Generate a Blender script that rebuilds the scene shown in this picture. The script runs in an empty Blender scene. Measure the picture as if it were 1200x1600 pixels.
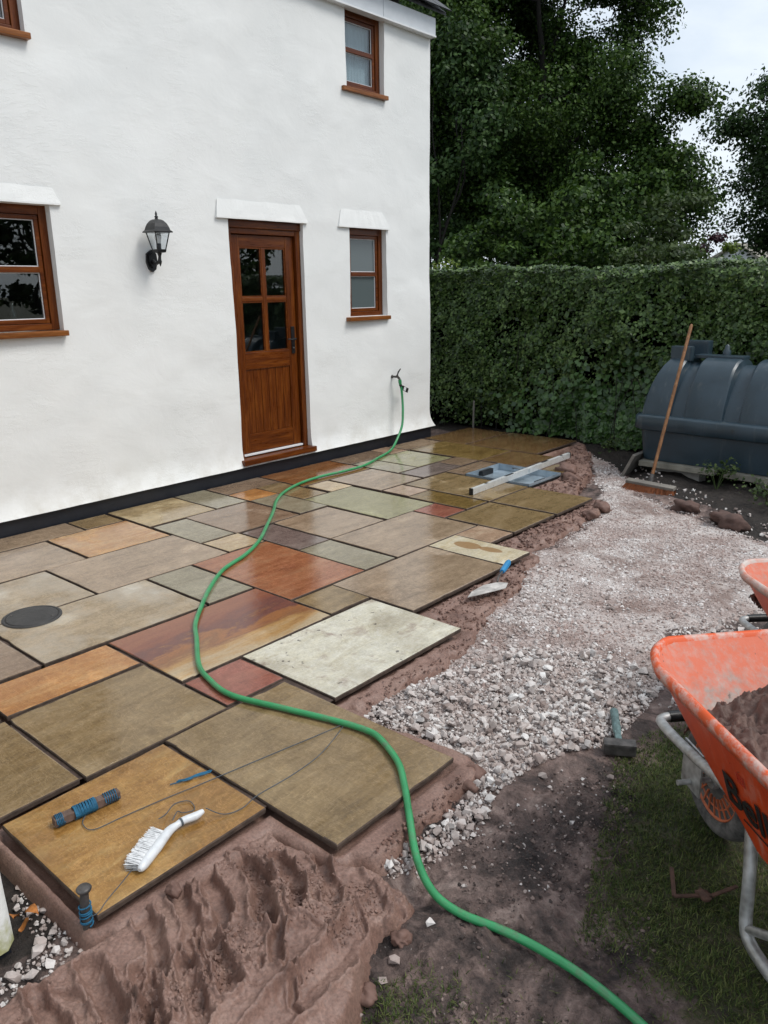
import bpy, bmesh, math, random
import numpy as np
from mathutils import Vector, Matrix, Euler
random.seed(7); rng = np.random.default_rng(7)
sc = bpy.context.scene
col = sc.collection
PI = math.pi
# ------------------------------------------------------------------ camera
cam_d = bpy.data.cameras.new('camera'); cam = bpy.data.objects.new('camera', cam_d); col.objects.link(cam)
cam_d.sensor_fit = 'VERTICAL'; cam_d.sensor_height = 32.0; cam_d.lens = 32.0*1220.97/1600
cam_d.clip_start = 0.05; cam_d.clip_end = 2000
def cam_matrix(yaw, pitch, roll, loc):
    cy, sy = math.cos(yaw), math.sin(yaw)
    f = Vector((sy*math.cos(pitch), cy*math.cos(pitch), -math.sin(pitch)))
    r = Vector((cy, -sy, 0)); d = f.cross(r)
    R = r*math.cos(roll) + d*math.sin(roll); D = -r*math.sin(roll) + d*math.cos(roll)
    m = Matrix((R, -D, -f)).transposed().to_4x4(); m.translation = loc
    return m
CAM = Vector((5.479, 0.0, 1.643))
cam.matrix_world = cam_matrix(math.radians(-41.249), math.radians(15.982), math.radians(0.806), CAM)
sc.camera = cam
# ------------------------------------------------------------------ world and sun (overcast day)
SUN_DIR = Vector((0.62, 0.30, 0.95)).normalized()           # towards the sun
SUN_EL = math.asin(SUN_DIR.z); SUN_ROT = math.atan2(SUN_DIR.x, SUN_DIR.y)
w = bpy.data.worlds.new('World'); sc.world = w; w.use_nodes = True
nt = w.node_tree; nt.nodes.clear()
def wn(t, **k):
    n = nt.nodes.new(t)
    for a, b in k.items(): setattr(n, a, b)
    return n
sky = wn('ShaderNodeTexSky', sky_type='NISHITA'); sky.sun_disc = False
sky.sun_elevation = SUN_EL; sky.sun_rotation = SUN_ROT; sky.air_density = 1.0; sky.dust_density = 2.0
tc = wn('ShaderNodeTexCoord'); mp = wn('ShaderNodeMapping'); mp.inputs['Scale'].default_value = (1.0, 1.0, 3.2)
cn = wn('ShaderNodeTexNoise'); cn.inputs['Scale'].default_value = 2.3; cn.inputs['Detail'].default_value = 6; cn.inputs['Roughness'].default_value = .55
cn.inputs['Distortion'].default_value = .5
rp = wn('ShaderNodeValToRGB'); rp.color_ramp.elements[0].position = .3; rp.color_ramp.elements[0].color = (4.5, 5.2, 6.0, 1)
rp.color_ramp.elements[1].position = .72; rp.color_ramp.elements[1].color = (7.2, 7.6, 8.0, 1)
mx = wn('ShaderNodeMix', data_type='RGBA'); mx.inputs[0].default_value = .86
bg = wn('ShaderNodeBackground'); bg.inputs['Strength'].default_value = .1
wo = wn('ShaderNodeOutputWorld')
L = nt.links.new
L(tc.outputs['Generated'], mp.inputs['Vector']); L(mp.outputs[0], cn.inputs['Vector']); L(cn.outputs['Fac'], rp.inputs['Fac'])
L(sky.outputs[0], mx.inputs[6]); L(rp.outputs[0], mx.inputs[7]); L(mx.outputs[2], bg.inputs['Color']); L(bg.outputs[0], wo.inputs['Surface'])
sun_d = bpy.data.lights.new('sun', 'SUN'); sun = bpy.data.objects.new('sun', sun_d); col.objects.link(sun)
sun_d.energy = 1.5; sun_d.angle = math.radians(25); sun_d.color = (1, .97, .92)
sun.rotation_euler = (-SUN_DIR).to_track_quat('-Z', 'Y').to_euler(); sun.location = (6, 3, 12)
sc.view_settings.view_transform = 'Standard'; sc.view_settings.look = 'None'; sc.view_settings.gamma = 1
sc.view_settings.exposure = 0.62; sc.view_settings.use_curve_mapping = False
sc.cycles.max_bounces = 6; sc.cycles.transparent_max_bounces = 12; sc.cycles.sample_clamp_indirect = 4
# ------------------------------------------------------------------ helpers
ORG = {}
def link(o, parent=None, org=(0, 0, 0)):
    col.objects.link(o); org = Vector(org)
    ORG[o.name] = org
    if parent is not None:
        o.parent = parent; o.location = org - ORG[parent.name]
    else: o.location = org
    return o
def tag(o, label=None, cat=None, group=None, kind=None):
    if label: o['label'] = label
    if cat: o['category'] = cat
    if group: o['group'] = group
    if kind: o['kind'] = kind
    return o
def thing(name, label, cat, loc=(0, 0, 0), group=None):
    o = bpy.data.objects.new(name, None); o.empty_display_size = .1
    link(o, None, loc); return tag(o, label, cat, group)
def rthing(name, label, cat, loc, rotz=0, group=None, scale=1, rot=None):
    """thing with its own rotated local frame: children are given in local coordinates"""
    o = bpy.data.objects.new(name, None); o.empty_display_size = .1
    col.objects.link(o); ORG[o.name] = Vector((0, 0, 0)); o.location = loc
    o.rotation_euler = rot if rot else (0, 0, rotz); o.scale = (scale,)*3
    return tag(o, label, cat, group)
class MB:
    def __init__(s): s.v = []; s.f = []; s.sm = []
    def add(s, vs, fs, smooth=False):
        n = len(s.v); s.v += [tuple(p) for p in vs]; s.f += [tuple(i+n for i in f) for f in fs]; s.sm += [smooth]*len(fs); return s
    def box(s, a, b, bev=0):
        x0, y0, z0 = a; x1, y1, z1 = b
        if bev <= 0:
            vs = [(x0,y0,z0),(x1,y0,z0),(x1,y1,z0),(x0,y1,z0),(x0,y0,z1),(x1,y0,z1),(x1,y1,z1),(x0,y1,z1)]
            return s.add(vs, [(0,3,2,1),(4,5,6,7),(0,1,5,4),(1,2,6,5),(2,3,7,6),(3,0,4,7)])
        c = bev; bm = bmesh.new(); r = bmesh.ops.create_cube(bm, size=1)
        for v in bm.verts: v.co = Vector(((x0+x1)/2+v.co.x*(x1-x0), (y0+y1)/2+v.co.y*(y1-y0), (z0+z1)/2+v.co.z*(z1-z0)))
        bmesh.ops.bevel(bm, geom=bm.edges[:], offset=c, segments=2, profile=.7, affect='EDGES')
        s.bm(bm); bm.free(); return s
    def bm(s, bm, smooth=False):
        bm.verts.index_update(); return s.add([v.co[:] for v in bm.verts], [[v.index for v in f.verts] for f in bm.faces], smooth)
    def obox(s, c, ax, ay, az, hx, hy, hz, bev=0):
        """oriented box"""
        m = MB(); m.box((-hx,-hy,-hz), (hx,hy,hz), bev); c = Vector(c)
        return s.add([c+Vector(ax)*p[0]+Vector(ay)*p[1]+Vector(az)*p[2] for p in m.v], m.f)
    def bar(s, p, q, w, h, up=(0,0,1), bev=0):
        p, q = Vector(p), Vector(q); d = (q-p); ln = d.length; d.normalize()
        sd = d.cross(Vector(up)).normalized(); u = sd.cross(d)
        return s.obox((p+q)/2, d, sd, u, ln/2, w/2, h/2, bev)
    def tube(s, pts, r, n=8, cap=True, sub=0):
        P = [Vector(p) for p in pts]
        if sub: P = spline(P, sub)
        m = len(P); R = r if hasattr(r, '__len__') else [r]*m
        if len(R) != m: R = list(np.interp(np.linspace(0, 1, m), np.linspace(0, 1, len(R)), R))
        vs = []; t0 = (P[1]-P[0]).normalized(); u = t0.orthogonal().normalized()
        for i in range(m):
            t = (P[min(i+1, m-1)]-P[max(i-1, 0)]).normalized()
            u = (u-t*u.dot(t)).normalized(); v = t.cross(u)
            for k in range(n):
                a = 2*PI*k/n; vs.append(P[i]+(u*math.cos(a)+v*math.sin(a))*R[i])
        fs = [(i*n+k, i*n+(k+1)%n, (i+1)*n+(k+1)%n, (i+1)*n+k) for i in range(m-1) for k in range(n)]
        s.add(vs, fs, True)
        if cap: s.add(vs[:n][::-1], [tuple(range(n))]); s.add(vs[-n:], [tuple(range(n))])
        return s
    def lathe(s, prof, c=(0,0,0), n=20, axis='z', smooth=True, square=False):
        vs = []; c = Vector(c)
        for r, h in prof:
            for k in range(n):
                a = 2*PI*(k+(.5 if square else 0))/n; x, y = r*math.cos(a), r*math.sin(a)
                p = {'z': (x, y, h), 'y': (x, h, y), 'x': (h, x, y)}[axis]; vs.append(c+Vector(p))
        m = len(prof)
        fs = [(i*n+k, i*n+(k+1)%n, (i+1)*n+(k+1)%n, (i+1)*n+k) for i in range(m-1) for k in range(n)]
        s.add(vs, fs, smooth)
        if prof[0][0] > 1e-5: s.add(vs[:n][::-1], [tuple(range(n))])
        if prof[-1][0] > 1e-5: s.add(vs[-n:], [tuple(range(n))])
        return s
    def prism(s, poly, d):
        """poly: list of 3D points, extruded by vector d"""
        n = len(poly); d = Vector(d); vs = [Vector(p) for p in poly]; vs += [p+d for p in vs]
        return s.add(vs, [tuple(range(n))[::-1], tuple(range(n, 2*n))]+[(i, (i+1) % n, n+(i+1) % n, n+i) for i in range(n)])
    def build(s, name, mat, parent=None, org=None, fix=True):
        me = bpy.data.meshes.new(name); V = np.array(s.v, dtype=float)
        if org is None:
            org = ((V[:,0].min()+V[:,0].max())/2, (V[:,1].min()+V[:,1].max())/2, V[:,2].min())
        V = V-np.array(org)
        me.from_pydata(V.tolist(), [], s.f); me.polygons.foreach_set('use_smooth', s.sm)
        if fix:
            bm = bmesh.new(); bm.from_mesh(me); bmesh.ops.recalc_face_normals(bm, faces=bm.faces[:]); bm.to_mesh(me); bm.free()
        me.materials.append(mat); me.update()
        return link(bpy.data.objects.new(name, me), parent, org)
def spline(P, sub):
    out = []; n = len(P)
    for i in range(n-1):
        p0, p1, p2, p3 = P[max(i-1, 0)], P[i], P[i+1], P[min(i+2, n-1)]
        for k in range(sub):
            t = k/sub; out.append(.5*((2*p1)+(p2-p0)*t+(2*p0-5*p1+4*p2-p3)*t*t+(3*p1-p0-3*p2+p3)*t**3))
    out.append(P[-1]); return out
def np_mesh(name, V, F, mat, parent=None, org=(0,0,0), smooth=False):
    """fast mesh of equal sided faces from arrays"""
    me = bpy.data.meshes.new(name); V = np.asarray(V, float)-np.array(org); F = np.asarray(F, np.int32); k = F.shape[1]
    me.vertices.add(len(V)); me.vertices.foreach_set('co', V.ravel().astype(np.float32))
    me.loops.add(F.size); me.loops.foreach_set('vertex_index', F.ravel())
    me.polygons.add(len(F)); me.polygons.foreach_set('loop_start', np.arange(0, F.size, k, dtype=np.int32))
    me.polygons.foreach_set('use_smooth', np.full(len(F), smooth))
    me.materials.append(mat); me.update(calc_edges=True); me.validate()
    return link(bpy.data.objects.new(name, me), parent, org)
_T = rng.random((256, 256))
def vn(x, y, s=0):
    x = np.asarray(x, float)+17.3*s+1000; y = np.asarray(y, float)+31.7*s+1000
    xi = np.floor(x).astype(int); yi = np.floor(y).astype(int); fx = x-xi; fy = y-yi
    fx = fx*fx*(3-2*fx); fy = fy*fy*(3-2*fy)
    a = _T[xi & 255, yi & 255]; b = _T[(xi+1) & 255, yi & 255]; c = _T[xi & 255, (yi+1) & 255]; d = _T[(xi+1) & 255, (yi+1) & 255]
    return ((a*(1-fx)+b*fx)*(1-fy)+(c*(1-fx)+d*fx)*fy)*2-1
def fbm(x, y, sc_=1, o=4, s=0, g=.5):
    r = 0; a = 1
    for i in range(o): r = r+a*vn(x*sc_, y*sc_, s+i); sc_ *= 2.03; a *= g
    return r
def ridge(x, y, sc_=1, o=3, s=0):
    r = 0; a = 1
    for i in range(o): r = r+a*(1-np.abs(vn(x*sc_, y*sc_, s+i))*2); sc_ *= 2.1; a *= .5
    return r
def sdf_poly(px, py, poly):
    """signed distance, negative inside"""
    P = np.array(poly, float); d = np.full(px.shape, 1e9); ins = np.zeros(px.shape, bool); n = len(P)
    for i in range(n):
        a, b = P[i], P[(i+1) % n]; e = b-a; wx = px-a[0]; wy = py-a[1]
        t = np.clip((wx*e[0]+wy*e[1])/(e@e), 0, 1); d = np.minimum(d, (wx-e[0]*t)**2+(wy-e[1]*t)**2)
        c = ((a[1] > py) != (b[1] > py)); den = (b[1]-a[1]) if b[1] != a[1] else 1e-9
        ins ^= c & (px < (b[0]-a[0])*(py-a[1])/den+a[0])
    d = np.sqrt(d); return np.where(ins, -d, d)
def dist_line(px, py, pl):
    d = np.full(px.shape, 1e9); P = np.array(pl, float)
    for a, b in zip(P[:-1], P[1:]):
        e = b-a; wx = px-a[0]; wy = py-a[1]; t = np.clip((wx*e[0]+wy*e[1])/(e@e+1e-12), 0, 1)
        d = np.minimum(d, np.hypot(wx-e[0]*t, wy-e[1]*t))
    return d
def ss(a, b, x):
    t = np.clip((x-a)/(b-a), 0, 1); return t*t*(3-2*t)
def grid_mesh(name, xs, ys, Z, mat, parent=None, keep=None, smooth=True):
    X, Y = np.meshgrid(xs, ys, indexing='ij'); V = np.stack([X.ravel(), Y.ravel(), Z.ravel()], 1); nx, ny = len(xs), len(ys)
    I = np.arange(nx*ny).reshape(nx, ny); F = np.stack([I[:-1,:-1], I[1:,:-1], I[1:,1:], I[:-1,1:]], -1).reshape(-1, 4)
    if keep is not None:
        F = F[keep[:-1,:-1].ravel() | keep[1:,1:].ravel()]; u = np.unique(F); m = np.zeros(len(V), int); m[u] = np.arange(len(u)); V = V[u]; F = m[F]
        o = np_mesh(name, V, F, mat, parent, smooth=smooth); return o, u
    return np_mesh(name, V, F, mat, parent, smooth=smooth), None
# ------------------------------------------------------------------ material helpers
class NM:
    def __init__(s, name):
        s.m = bpy.data.materials.new(name); s.m.use_nodes = True; s.t = s.m.node_tree; s.b = s.t.nodes['Principled BSDF']; s.out = s.t.nodes['Material Output']
    def n(s, t, ins=None, **k):
        x = s.t.nodes.new(t)
        for a, b in k.items(): setattr(x, a, b)
        for a, b in (ins or {}).items(): s.set(x.inputs[a], b)
        return x
    def set(s, sock, v):
        if isinstance(v, bpy.types.NodeSocket): s.t.links.new(v, sock)
        elif isinstance(v, (tuple, list)) and len(v) == 3 and sock.type == 'RGBA': sock.default_value = (*v, 1)
        else: sock.default_value = v
    def p(s, **k):
        for a, b in k.items(): s.set(s.b.inputs[a.replace('_', ' ')], b)
        return s
    def obj(s): return s.n('ShaderNodeTexCoord').outputs['Object']
    def pos(s): return s.n('ShaderNodeNewGeometry').outputs['Position']
    def mapping(s, v, scale=(1,1,1), loc=(0,0,0), rot=(0,0,0)):
        return s.n('ShaderNodeMapping', {'Vector': v, 'Scale': scale, 'Location': loc, 'Rotation': rot}).outputs[0]
    def noise(s, v, scale=5, detail=4, rough=.55, dist=0):
        return s.n('ShaderNodeTexNoise', {'Vector': v, 'Scale': scale, 'Detail': detail, 'Roughness': rough, 'Distortion': dist}).outputs['Fac']
    def ramp(s, f, stops, mode='LINEAR'):
        x = s.n('ShaderNodeValToRGB', {'Fac': f}); e = x.color_ramp; e.interpolation = mode
        while len(e.elements) < len(stops): e.elements.new(.5)
        for el, (p, c) in zip(e.elements, stops):
            el.position = p; el.color = (*c, 1) if hasattr(c, '__len__') else (c, c, c, 1)
        return x.outputs[0]
    def mix(s, f, a, b, mode='MIX'):
        x = s.n('ShaderNodeMix', data_type='RGBA', blend_type=mode); s.set(x.inputs[0], f); s.set(x.inputs[6], a); s.set(x.inputs[7], b); return x.outputs[2]
    def math(s, op, a, b=0.0, c=None, clamp=False):
        x = s.n('ShaderNodeMath', operation=op); x.use_clamp = clamp; s.set(x.inputs[0], a); s.set(x.inputs[1], b)
        if c is not None: s.set(x.inputs[2], c)
        return x.outputs[0]
    def vadd(s, a, b): return s.n('ShaderNodeVectorMath', {0: a, 1: b}, operation='ADD').outputs[0]
    def bump(s, h, strength=.3, dist=.01, nrm=None):
        x = s.n('ShaderNodeBump', {'Height': h, 'Strength': strength, 'Distance': dist})
        if nrm is not None: s.set(x.inputs['Normal'], nrm)
        s.t.links.new(x.outputs[0], s.b.inputs['Normal']); return x.outputs[0]
    def rnd(s): return s.n('ShaderNodeObjectInfo').outputs['Random']
    def island(s):
        a = s.n('ShaderNodeNewGeometry').outputs['Random Per Island']; return s.math('FRACT', s.math('ADD', a, s.rnd()))
MAT = {}
def simple(name, c, rough=.5, metal=0, bumpsc=0, bstr=.2, var=.15, spec=.5, nsc=8):
    M = NM(name); v = M.obj(); n = M.noise(v, nsc, 5, .6)
    lo = tuple(x*(1-var) for x in c); hi = tuple(min(1, x*(1+var)) for x in c)
    M.p(Base_Color=M.ramp(n, [(.3, lo), (.7, hi)]), Roughness=M.ramp(M.noise(v, nsc*2.3, 4), [(.3, max(.02, rough-.1)), (.7, min(1, rough+.1))]), Metallic=metal, Specular_IOR_Level=spec)
    if bumpsc: M.bump(M.noise(v, bumpsc, 5, .6), bstr, .004)
    MAT[name] = M.m; return M.m
# white painted render
M = NM('white_render'); v = M.pos()
n1 = M.noise(v, 1.1, 5, .6, .6); n2 = M.noise(M.mapping(v, (1, 1.0, 1.7), rot=(.5, 0, 0)), 2.3, 5, .55, .35); n3 = M.noise(v, 38, 4, .6)
c = M.ramp(n1, [(.25, (.745, .755, .745)), (.6, (.80, .805, .79)), (.8, (.81, .815, .805))])
sep = M.n('ShaderNodeSeparateXYZ', {0: v}); low = M.math('MULTIPLY', M.ramp(sep.outputs[2], [(.10, .85), (.42, 0.0)]), M.ramp(M.noise(v, 4, 5, .65), [(.42, 0.0), (.72, 1.0)]))
c = M.mix(low, c, (.56, .54, .49))
spk = M.ramp(M.noise(v, 60, 2, .5), [(.22, 1.0), (.26, 0.0)]); c = M.mix(M.math('MULTIPLY', spk, .5), c, (.5, .5, .48))
M.p(Base_Color=c, Roughness=.72, Specular_IOR_Level=.25)
n4 = M.noise(M.mapping(v, (1, 1.3, 3.4), rot=(.6, 0, 0)), 5.5, 6, .65, 1.4); tr_ = M.ramp(n4, [(.50, 0.0), (.56, 1.0), (.60, .2)]); b1 = M.bump(n2, .32, .022); b2 = M.bump(M.math('MULTIPLY', tr_, M.ramp(M.noise(v, 1.7, 3), [(.5, 0.0), (.62, 1.0)])), .22, .006, b1); M.bump(n3, .12, .003, b2); MAT['render'] = M.m
simple('black_plinth', (.012, .014, .020), .42, bumpsc=30, bstr=.3)
# stained hardwood; grain along an axis of object space
def wood(name, axis, dark=(.052, .010, .0012), mid=(.115, .027, .0025), light=(.21, .062, .0075), rough=.32):
    M = NM(name); v = M.pos(); s = [14, 14, 14]; s[axis] = 1.1
    g = M.noise(M.mapping(v, tuple(s)), 2.2, 6, .65, .5); f = M.noise(M.mapping(v, tuple(x*5 for x in s)), 2, 3, .6)
    c = M.ramp(M.math('ADD', M.math('MULTIPLY', g, .75), M.math('MULTIPLY', f, .25)), [(.33, dark), (.52, mid), (.7, light)])
    M.p(Base_Color=c, Roughness=M.ramp(f, [(.3, rough-.08), (.7, rough+.12)]), Specular_IOR_Level=.3, Coat_Weight=.06, Coat_Roughness=.2); M.bump(f, .12, .002)
    MAT[name] = M.m; return M.m
wood('timber_upright', 2); wood('timber_rail', 1)
wood('timber_sill', 1, (.10, .03, .006), (.22, .075, .016), (.34, .13, .035))
wood('broom_wood', 2, (.10, .045, .018), (.22, .10, .04), (.34, .18, .085), .55)
# window glass: clear sheet that reflects
def glass(name, tint, refl=.9, rough=0.0, body=None):
    M = NM(name); t = M.t; t.nodes.remove(M.b)
    tr = M.n('ShaderNodeBsdfTransparent', {'Color': tint}); gl = M.n('ShaderNodeBsdfGlossy', {'Color': (refl,)*3, 'Roughness': rough})
    base = tr.outputs[0]
    if body: 
        d = M.n('ShaderNodeBsdfDiffuse', {'Color': body[0]}); mm = M.n('ShaderNodeMixShader', {0: body[1]}); t.links.new(base, mm.inputs[1]); t.links.new(d.outputs[0], mm.inputs[2]); base = mm.outputs[0]
    lw = M.n('ShaderNodeLayerWeight', {'Blend': .5}); fr = M.math('ADD', .075, M.math('MULTIPLY', M.math('POWER', lw.outputs['Facing'], 4.0), .9), clamp=True); mx_ = M.n('ShaderNodeMixShader', {0: fr})
    t.links.new(base, mx_.inputs[1]); t.links.new(gl.outputs[0], mx_.inputs[2]); t.links.new(mx_.outputs[0], M.out.inputs['Surface'])
    MAT[name] = M.m
glass('clear_glass', (.75, .8, .8)); glass('frosted_glass', (.5, .55, .55), .8, .08, ((.13, .16, .165), .75))
glass('lantern_glass', (.9, .93, .95), .9)
simple('black_metal', (.008, .008, .009), .38, bumpsc=60)
simple('white_plastic', (.72, .73, .74), .35, var=.05); simple('white_fascia', (.62, .65, .68), .4, var=.06)
simple('roof_slate', (.03, .032, .036), .55, bumpsc=20); simple('curtain', (.78, .82, .90), .9, var=.1, nsc=3)
simple('room', (.16, .15, .14), .9); simple('bulb', (.8, .8, .78), .3, var=.03)
# ------------------------------------------------------------------ paving stone materials
def slab_mat(name, cols, band=1.0, wet=.4, haze=0, special=None, rotb=0.0):
    """cols: three bedding colours; band: strength of the swirling bedding lines; wet: share of wet film; haze: cement dust"""
    M = NM('sandstone_'+name); o = M.obj(); r = M.rnd()
    off = M.n('ShaderNodeCombineXYZ', {0: M.math('MULTIPLY', r, 91.0), 1: M.math('MULTIPLY', r, 57.0), 2: M.math('MULTIPLY', r, 33.0)}).outputs[0]
    p = M.vadd(o, off)
    wp = M.mapping(p, (3.0, .8, 1), rot=(0, 0, rotb))
    g = M.noise(wp, 1.7*band+.4, 6, .58, 1.2); f = M.noise(M.mapping(p, (15, 5, 1), rot=(0, 0, rotb+.1)), 2.0, 6, .68, 1.1); gr = M.noise(p, 90, 3, .7)
    a, b, c3 = cols
    c = M.ramp(M.math('ADD', M.math('MULTIPLY', g, .66), M.math('MULTIPLY', f, .34)), [(.34, a), (.5, b), (.64, c3)])
    # darker patches and fine sandy grain
    pt = M.noise(p, 3.1, 5, .6, .4); c = M.mix(M.ramp(pt, [(.35, .45), (.62, 0.0)]), c, tuple(x*.72 for x in b), 'MIX')
    mo = M.noise(p, 17, 7, .72, .5); c = M.mix(.42, c, M.ramp(mo, [(.28, .66), (.5, 1.06), (.72, 1.42)]), 'MULTIPLY')
    fs_ = M.noise(M.mapping(p, (26, 6, 1), rot=(0, 0, rotb+.15)), 1.6, 7, .72, 1.5); c = M.mix(.38, c, M.ramp(fs_, [(.30, .68), (.5, 1.02), (.70, 1.34)]), 'MULTIPLY')
    c = M.mix(.42, c, M.ramp(gr, [(.25, .55), (.75, 1.3)]), 'MULTIPLY')
    l2 = M.ramp(M.noise(M.mapping(p, (7, 1.5, 1), rot=(0, 0, -.25)), 1.9, 7, .72, 1.6), [(.49, 0.0), (.5, 1.0), (.51, 0.0)])
    c = M.mix(M.math('MULTIPLY', l2, .25), c, tuple(x*.5 for x in b))
    lines = M.ramp(M.noise(M.mapping(p, (1.6, 7, 1), rot=(0, 0, .5)), 2.4, 6, .7, 2.2), [(.485, 0.0), (.5, 1.0), (.515, 0.0)])
    vn_ = M.ramp(M.noise(M.mapping(p, (2.2, 1.1, 1), rot=(0, 0, .9)), 2.6, 8, .68, 2.6), [(.492, 0.0), (.5, 1.0), (.508, 0.0)]); c = M.mix(M.math('MULTIPLY', vn_, .45), c, tuple(min(.8, x*1.9+.06) for x in b))
    c = M.mix(M.math('MULTIPLY', lines, .30), c, tuple(min(.8, x*2.1+.05) for x in b))
    if special == 'ovals':
        for (cx, cy, sx, sy) in ((-.10, .02, 9.5, 16.0), (.075, .035, 11.0, 24.0)):
            q = M.mapping(o, (sx, sy, 0), loc=(-cx*sx, -cy*sy, 0)); ln = M.n('ShaderNodeVectorMath', {0: q}, operation='LENGTH').outputs['Value']
            ln = M.math('ADD', ln, M.math('MULTIPLY', M.math('SUBTRACT', pt, .5), .5)); c = M.mix(M.ramp(ln, [(.9, .8), (1.0, 0.0)]), c, (.34, .19, .08))
    if special == 'bands':
        sx = M.n('ShaderNodeSeparateXYZ', {0: o}).outputs[0]
        u = M.math('ADD', M.math('ADD', M.math('MULTIPLY', sx, 1.55), .5), M.math('MULTIPLY', M.math('SUBTRACT', g, .5), .75))
        c = M.ramp(M.math('ADD', u, M.math('MULTIPLY', M.math('SUBTRACT', f, .5), .22)), [(.10, (.31, .125, .070)), (.32, (.26, .095, .058)), (.46, (.17, .072, .060)), (.56, (.36, .155, .06)), (.66, (.27, .125, .06)), (.80, (.47, .28, .11)), (.95, (.52, .41, .26))])
        c = M.mix(.45, c, M.ramp(gr, [(.25, .6), (.75, 1.2)]), 'MULTIPLY')
    if special == 'dirty':
        sm = M.ramp(M.noise(p, 5.5, 6, .7, .5), [(.56, 0.0), (.68, .75)]); c = M.mix(sm, c, (.23, .16, .13))
        sp = M.ramp(M.noise(p, 26, 2, .5), [(.68, 0.0), (.72, .8)]); c = M.mix(sp, c, (.06, .05, .045))
    if haze:
        h = M.ramp(M.noise(p, 2.4, 6, .65), [(.42, 0.0), (.7, haze)]); c = M.mix(h, c, (.52, .50, .45))
    wn_ = M.noise(M.vadd(p, (7.0, 3.0, 0.0)), 1.9, 4, .5, .3)
    wm = M.ramp(wn_, [(.52-.5*wet, 0.0), (.60-.5*wet, 1.0)])
    wm = M.math('SUBTRACT', 1.0, wm) if False else wm
    c = M.mix(M.math('MULTIPLY', wm, .42), c, M.mix(1.0, c, (.50, .44, .38), 'MULTIPLY'))
    rg = M.n('ShaderNodeMapRange', {'Value': wm, 'To Min': .34, 'To Max': .05}).outputs[0]
    rg = M.math('ADD', rg, M.math('MULTIPLY', M.math('SUBTRACT', f, .5), .18), clamp=True)
    M.p(Base_Color=c, Roughness=rg, Specular_IOR_Level=.5)
    hh = M.math('ADD', M.math('MULTIPLY', pt, 1.0), M.math('MULTIPLY', f, .35)); bs = M.n('ShaderNodeMapRange', {'Value': wm, 'To Min': .5, 'To Max': .16}).outputs[0]
    b_ = M.bump(hh, .22, .010); x = M.n('ShaderNodeBump', {'Height': gr, 'Distance': .0015, 'Normal': b_}); M.set(x.inputs['Strength'], bs); M.t.links.new(x.outputs[0], M.b.inputs['Normal'])
    MAT['slab_'+name] = M.m
slab_mat('greybrown', ((0.195, 0.139, 0.092), (0.339, 0.251, 0.171), (0.424, 0.326, 0.230)), 1.0, .40)
slab_mat('greygreen', ((0.210, 0.184, 0.121), (0.297, 0.266, 0.186), (0.362, 0.334, 0.241)), .8, .30)
slab_mat('green', ((0.218, 0.197, 0.095), (0.290, 0.273, 0.145), (0.341, 0.320, 0.190)), .7, .25)
slab_mat('olive', ((0.149, 0.100, 0.047), (0.262, 0.184, 0.092), (0.333, 0.248, 0.141)), 1.2, .45)
slab_mat('wetolive', ((0.118, 0.072, 0.024), (0.209, 0.137, 0.046), (0.306, 0.216, 0.092)), 1.2, .95)
slab_mat('wetbrown', ((0.109, 0.058, 0.024), (0.181, 0.107, 0.047), (0.247, 0.164, 0.080)), 1.2, .95)
slab_mat('brown', ((0.173, 0.114, 0.075), (0.259, 0.180, 0.122), (0.336, 0.251, 0.178)), 1.0, .5)
slab_mat('wetorange', ((0.151, 0.052, 0.015), (0.255, 0.104, 0.033), (0.302, 0.164, 0.077)), 1.3, .8)
slab_mat('orange', ((0.319, 0.132, 0.039), (0.459, 0.210, 0.067), (0.536, 0.312, 0.133)), 1.5, .3)
slab_mat('swirl', ((0.336, 0.142, 0.050), (0.464, 0.256, 0.110), (0.522, 0.349, 0.187)), 1.9, .2, rotb=.9)
slab_mat('orangered', ((0.200, 0.065, 0.033), (0.340, 0.132, 0.061), (0.400, 0.207, 0.113)), .9, .62)
slab_mat('red', ((0.216, 0.068, 0.047), (0.295, 0.105, 0.074), (0.341, 0.138, 0.095)), .6, .3)
slab_mat('stripe', ((0.150, 0.050, 0.040), (0.270, 0.120, 0.060), (0.450, 0.280, 0.120)), 1.0, .30, special='bands')
slab_mat('purple', ((0.118, 0.089, 0.081), (0.202, 0.157, 0.143), (0.278, 0.235, 0.205)), 1.1, .45)
slab_mat('pink', ((0.334, 0.216, 0.145), (0.432, 0.294, 0.205), (0.515, 0.392, 0.284)), 1.3, .25)
slab_mat('palebuff', ((0.360, 0.238, 0.120), (0.493, 0.363, 0.216), (0.560, 0.451, 0.329)), 1.5, .2)
slab_mat('yellowbuff', ((0.253, 0.187, 0.095), (0.354, 0.263, 0.140), (0.427, 0.338, 0.202)), 1.5, .25)
slab_mat('cream', ((0.550, 0.430, 0.250), (0.720, 0.640, 0.460), (0.750, 0.700, 0.560)), 1.3, .05, special='ovals')
slab_mat('white', ((0.420, 0.370, 0.255), (0.550, 0.515, 0.405), (0.610, 0.585, 0.500)), 1.1, .02, special='dirty')
slab_mat('yellow', ((0.202, 0.095, 0.024), (0.304, 0.162, 0.045), (0.386, 0.248, 0.095)), 1.8, .12)
slab_mat('hazybuff', ((0.254, 0.184, 0.096), (0.351, 0.266, 0.160), (0.433, 0.340, 0.223)), 1.0, .22, haze=.7)
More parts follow.
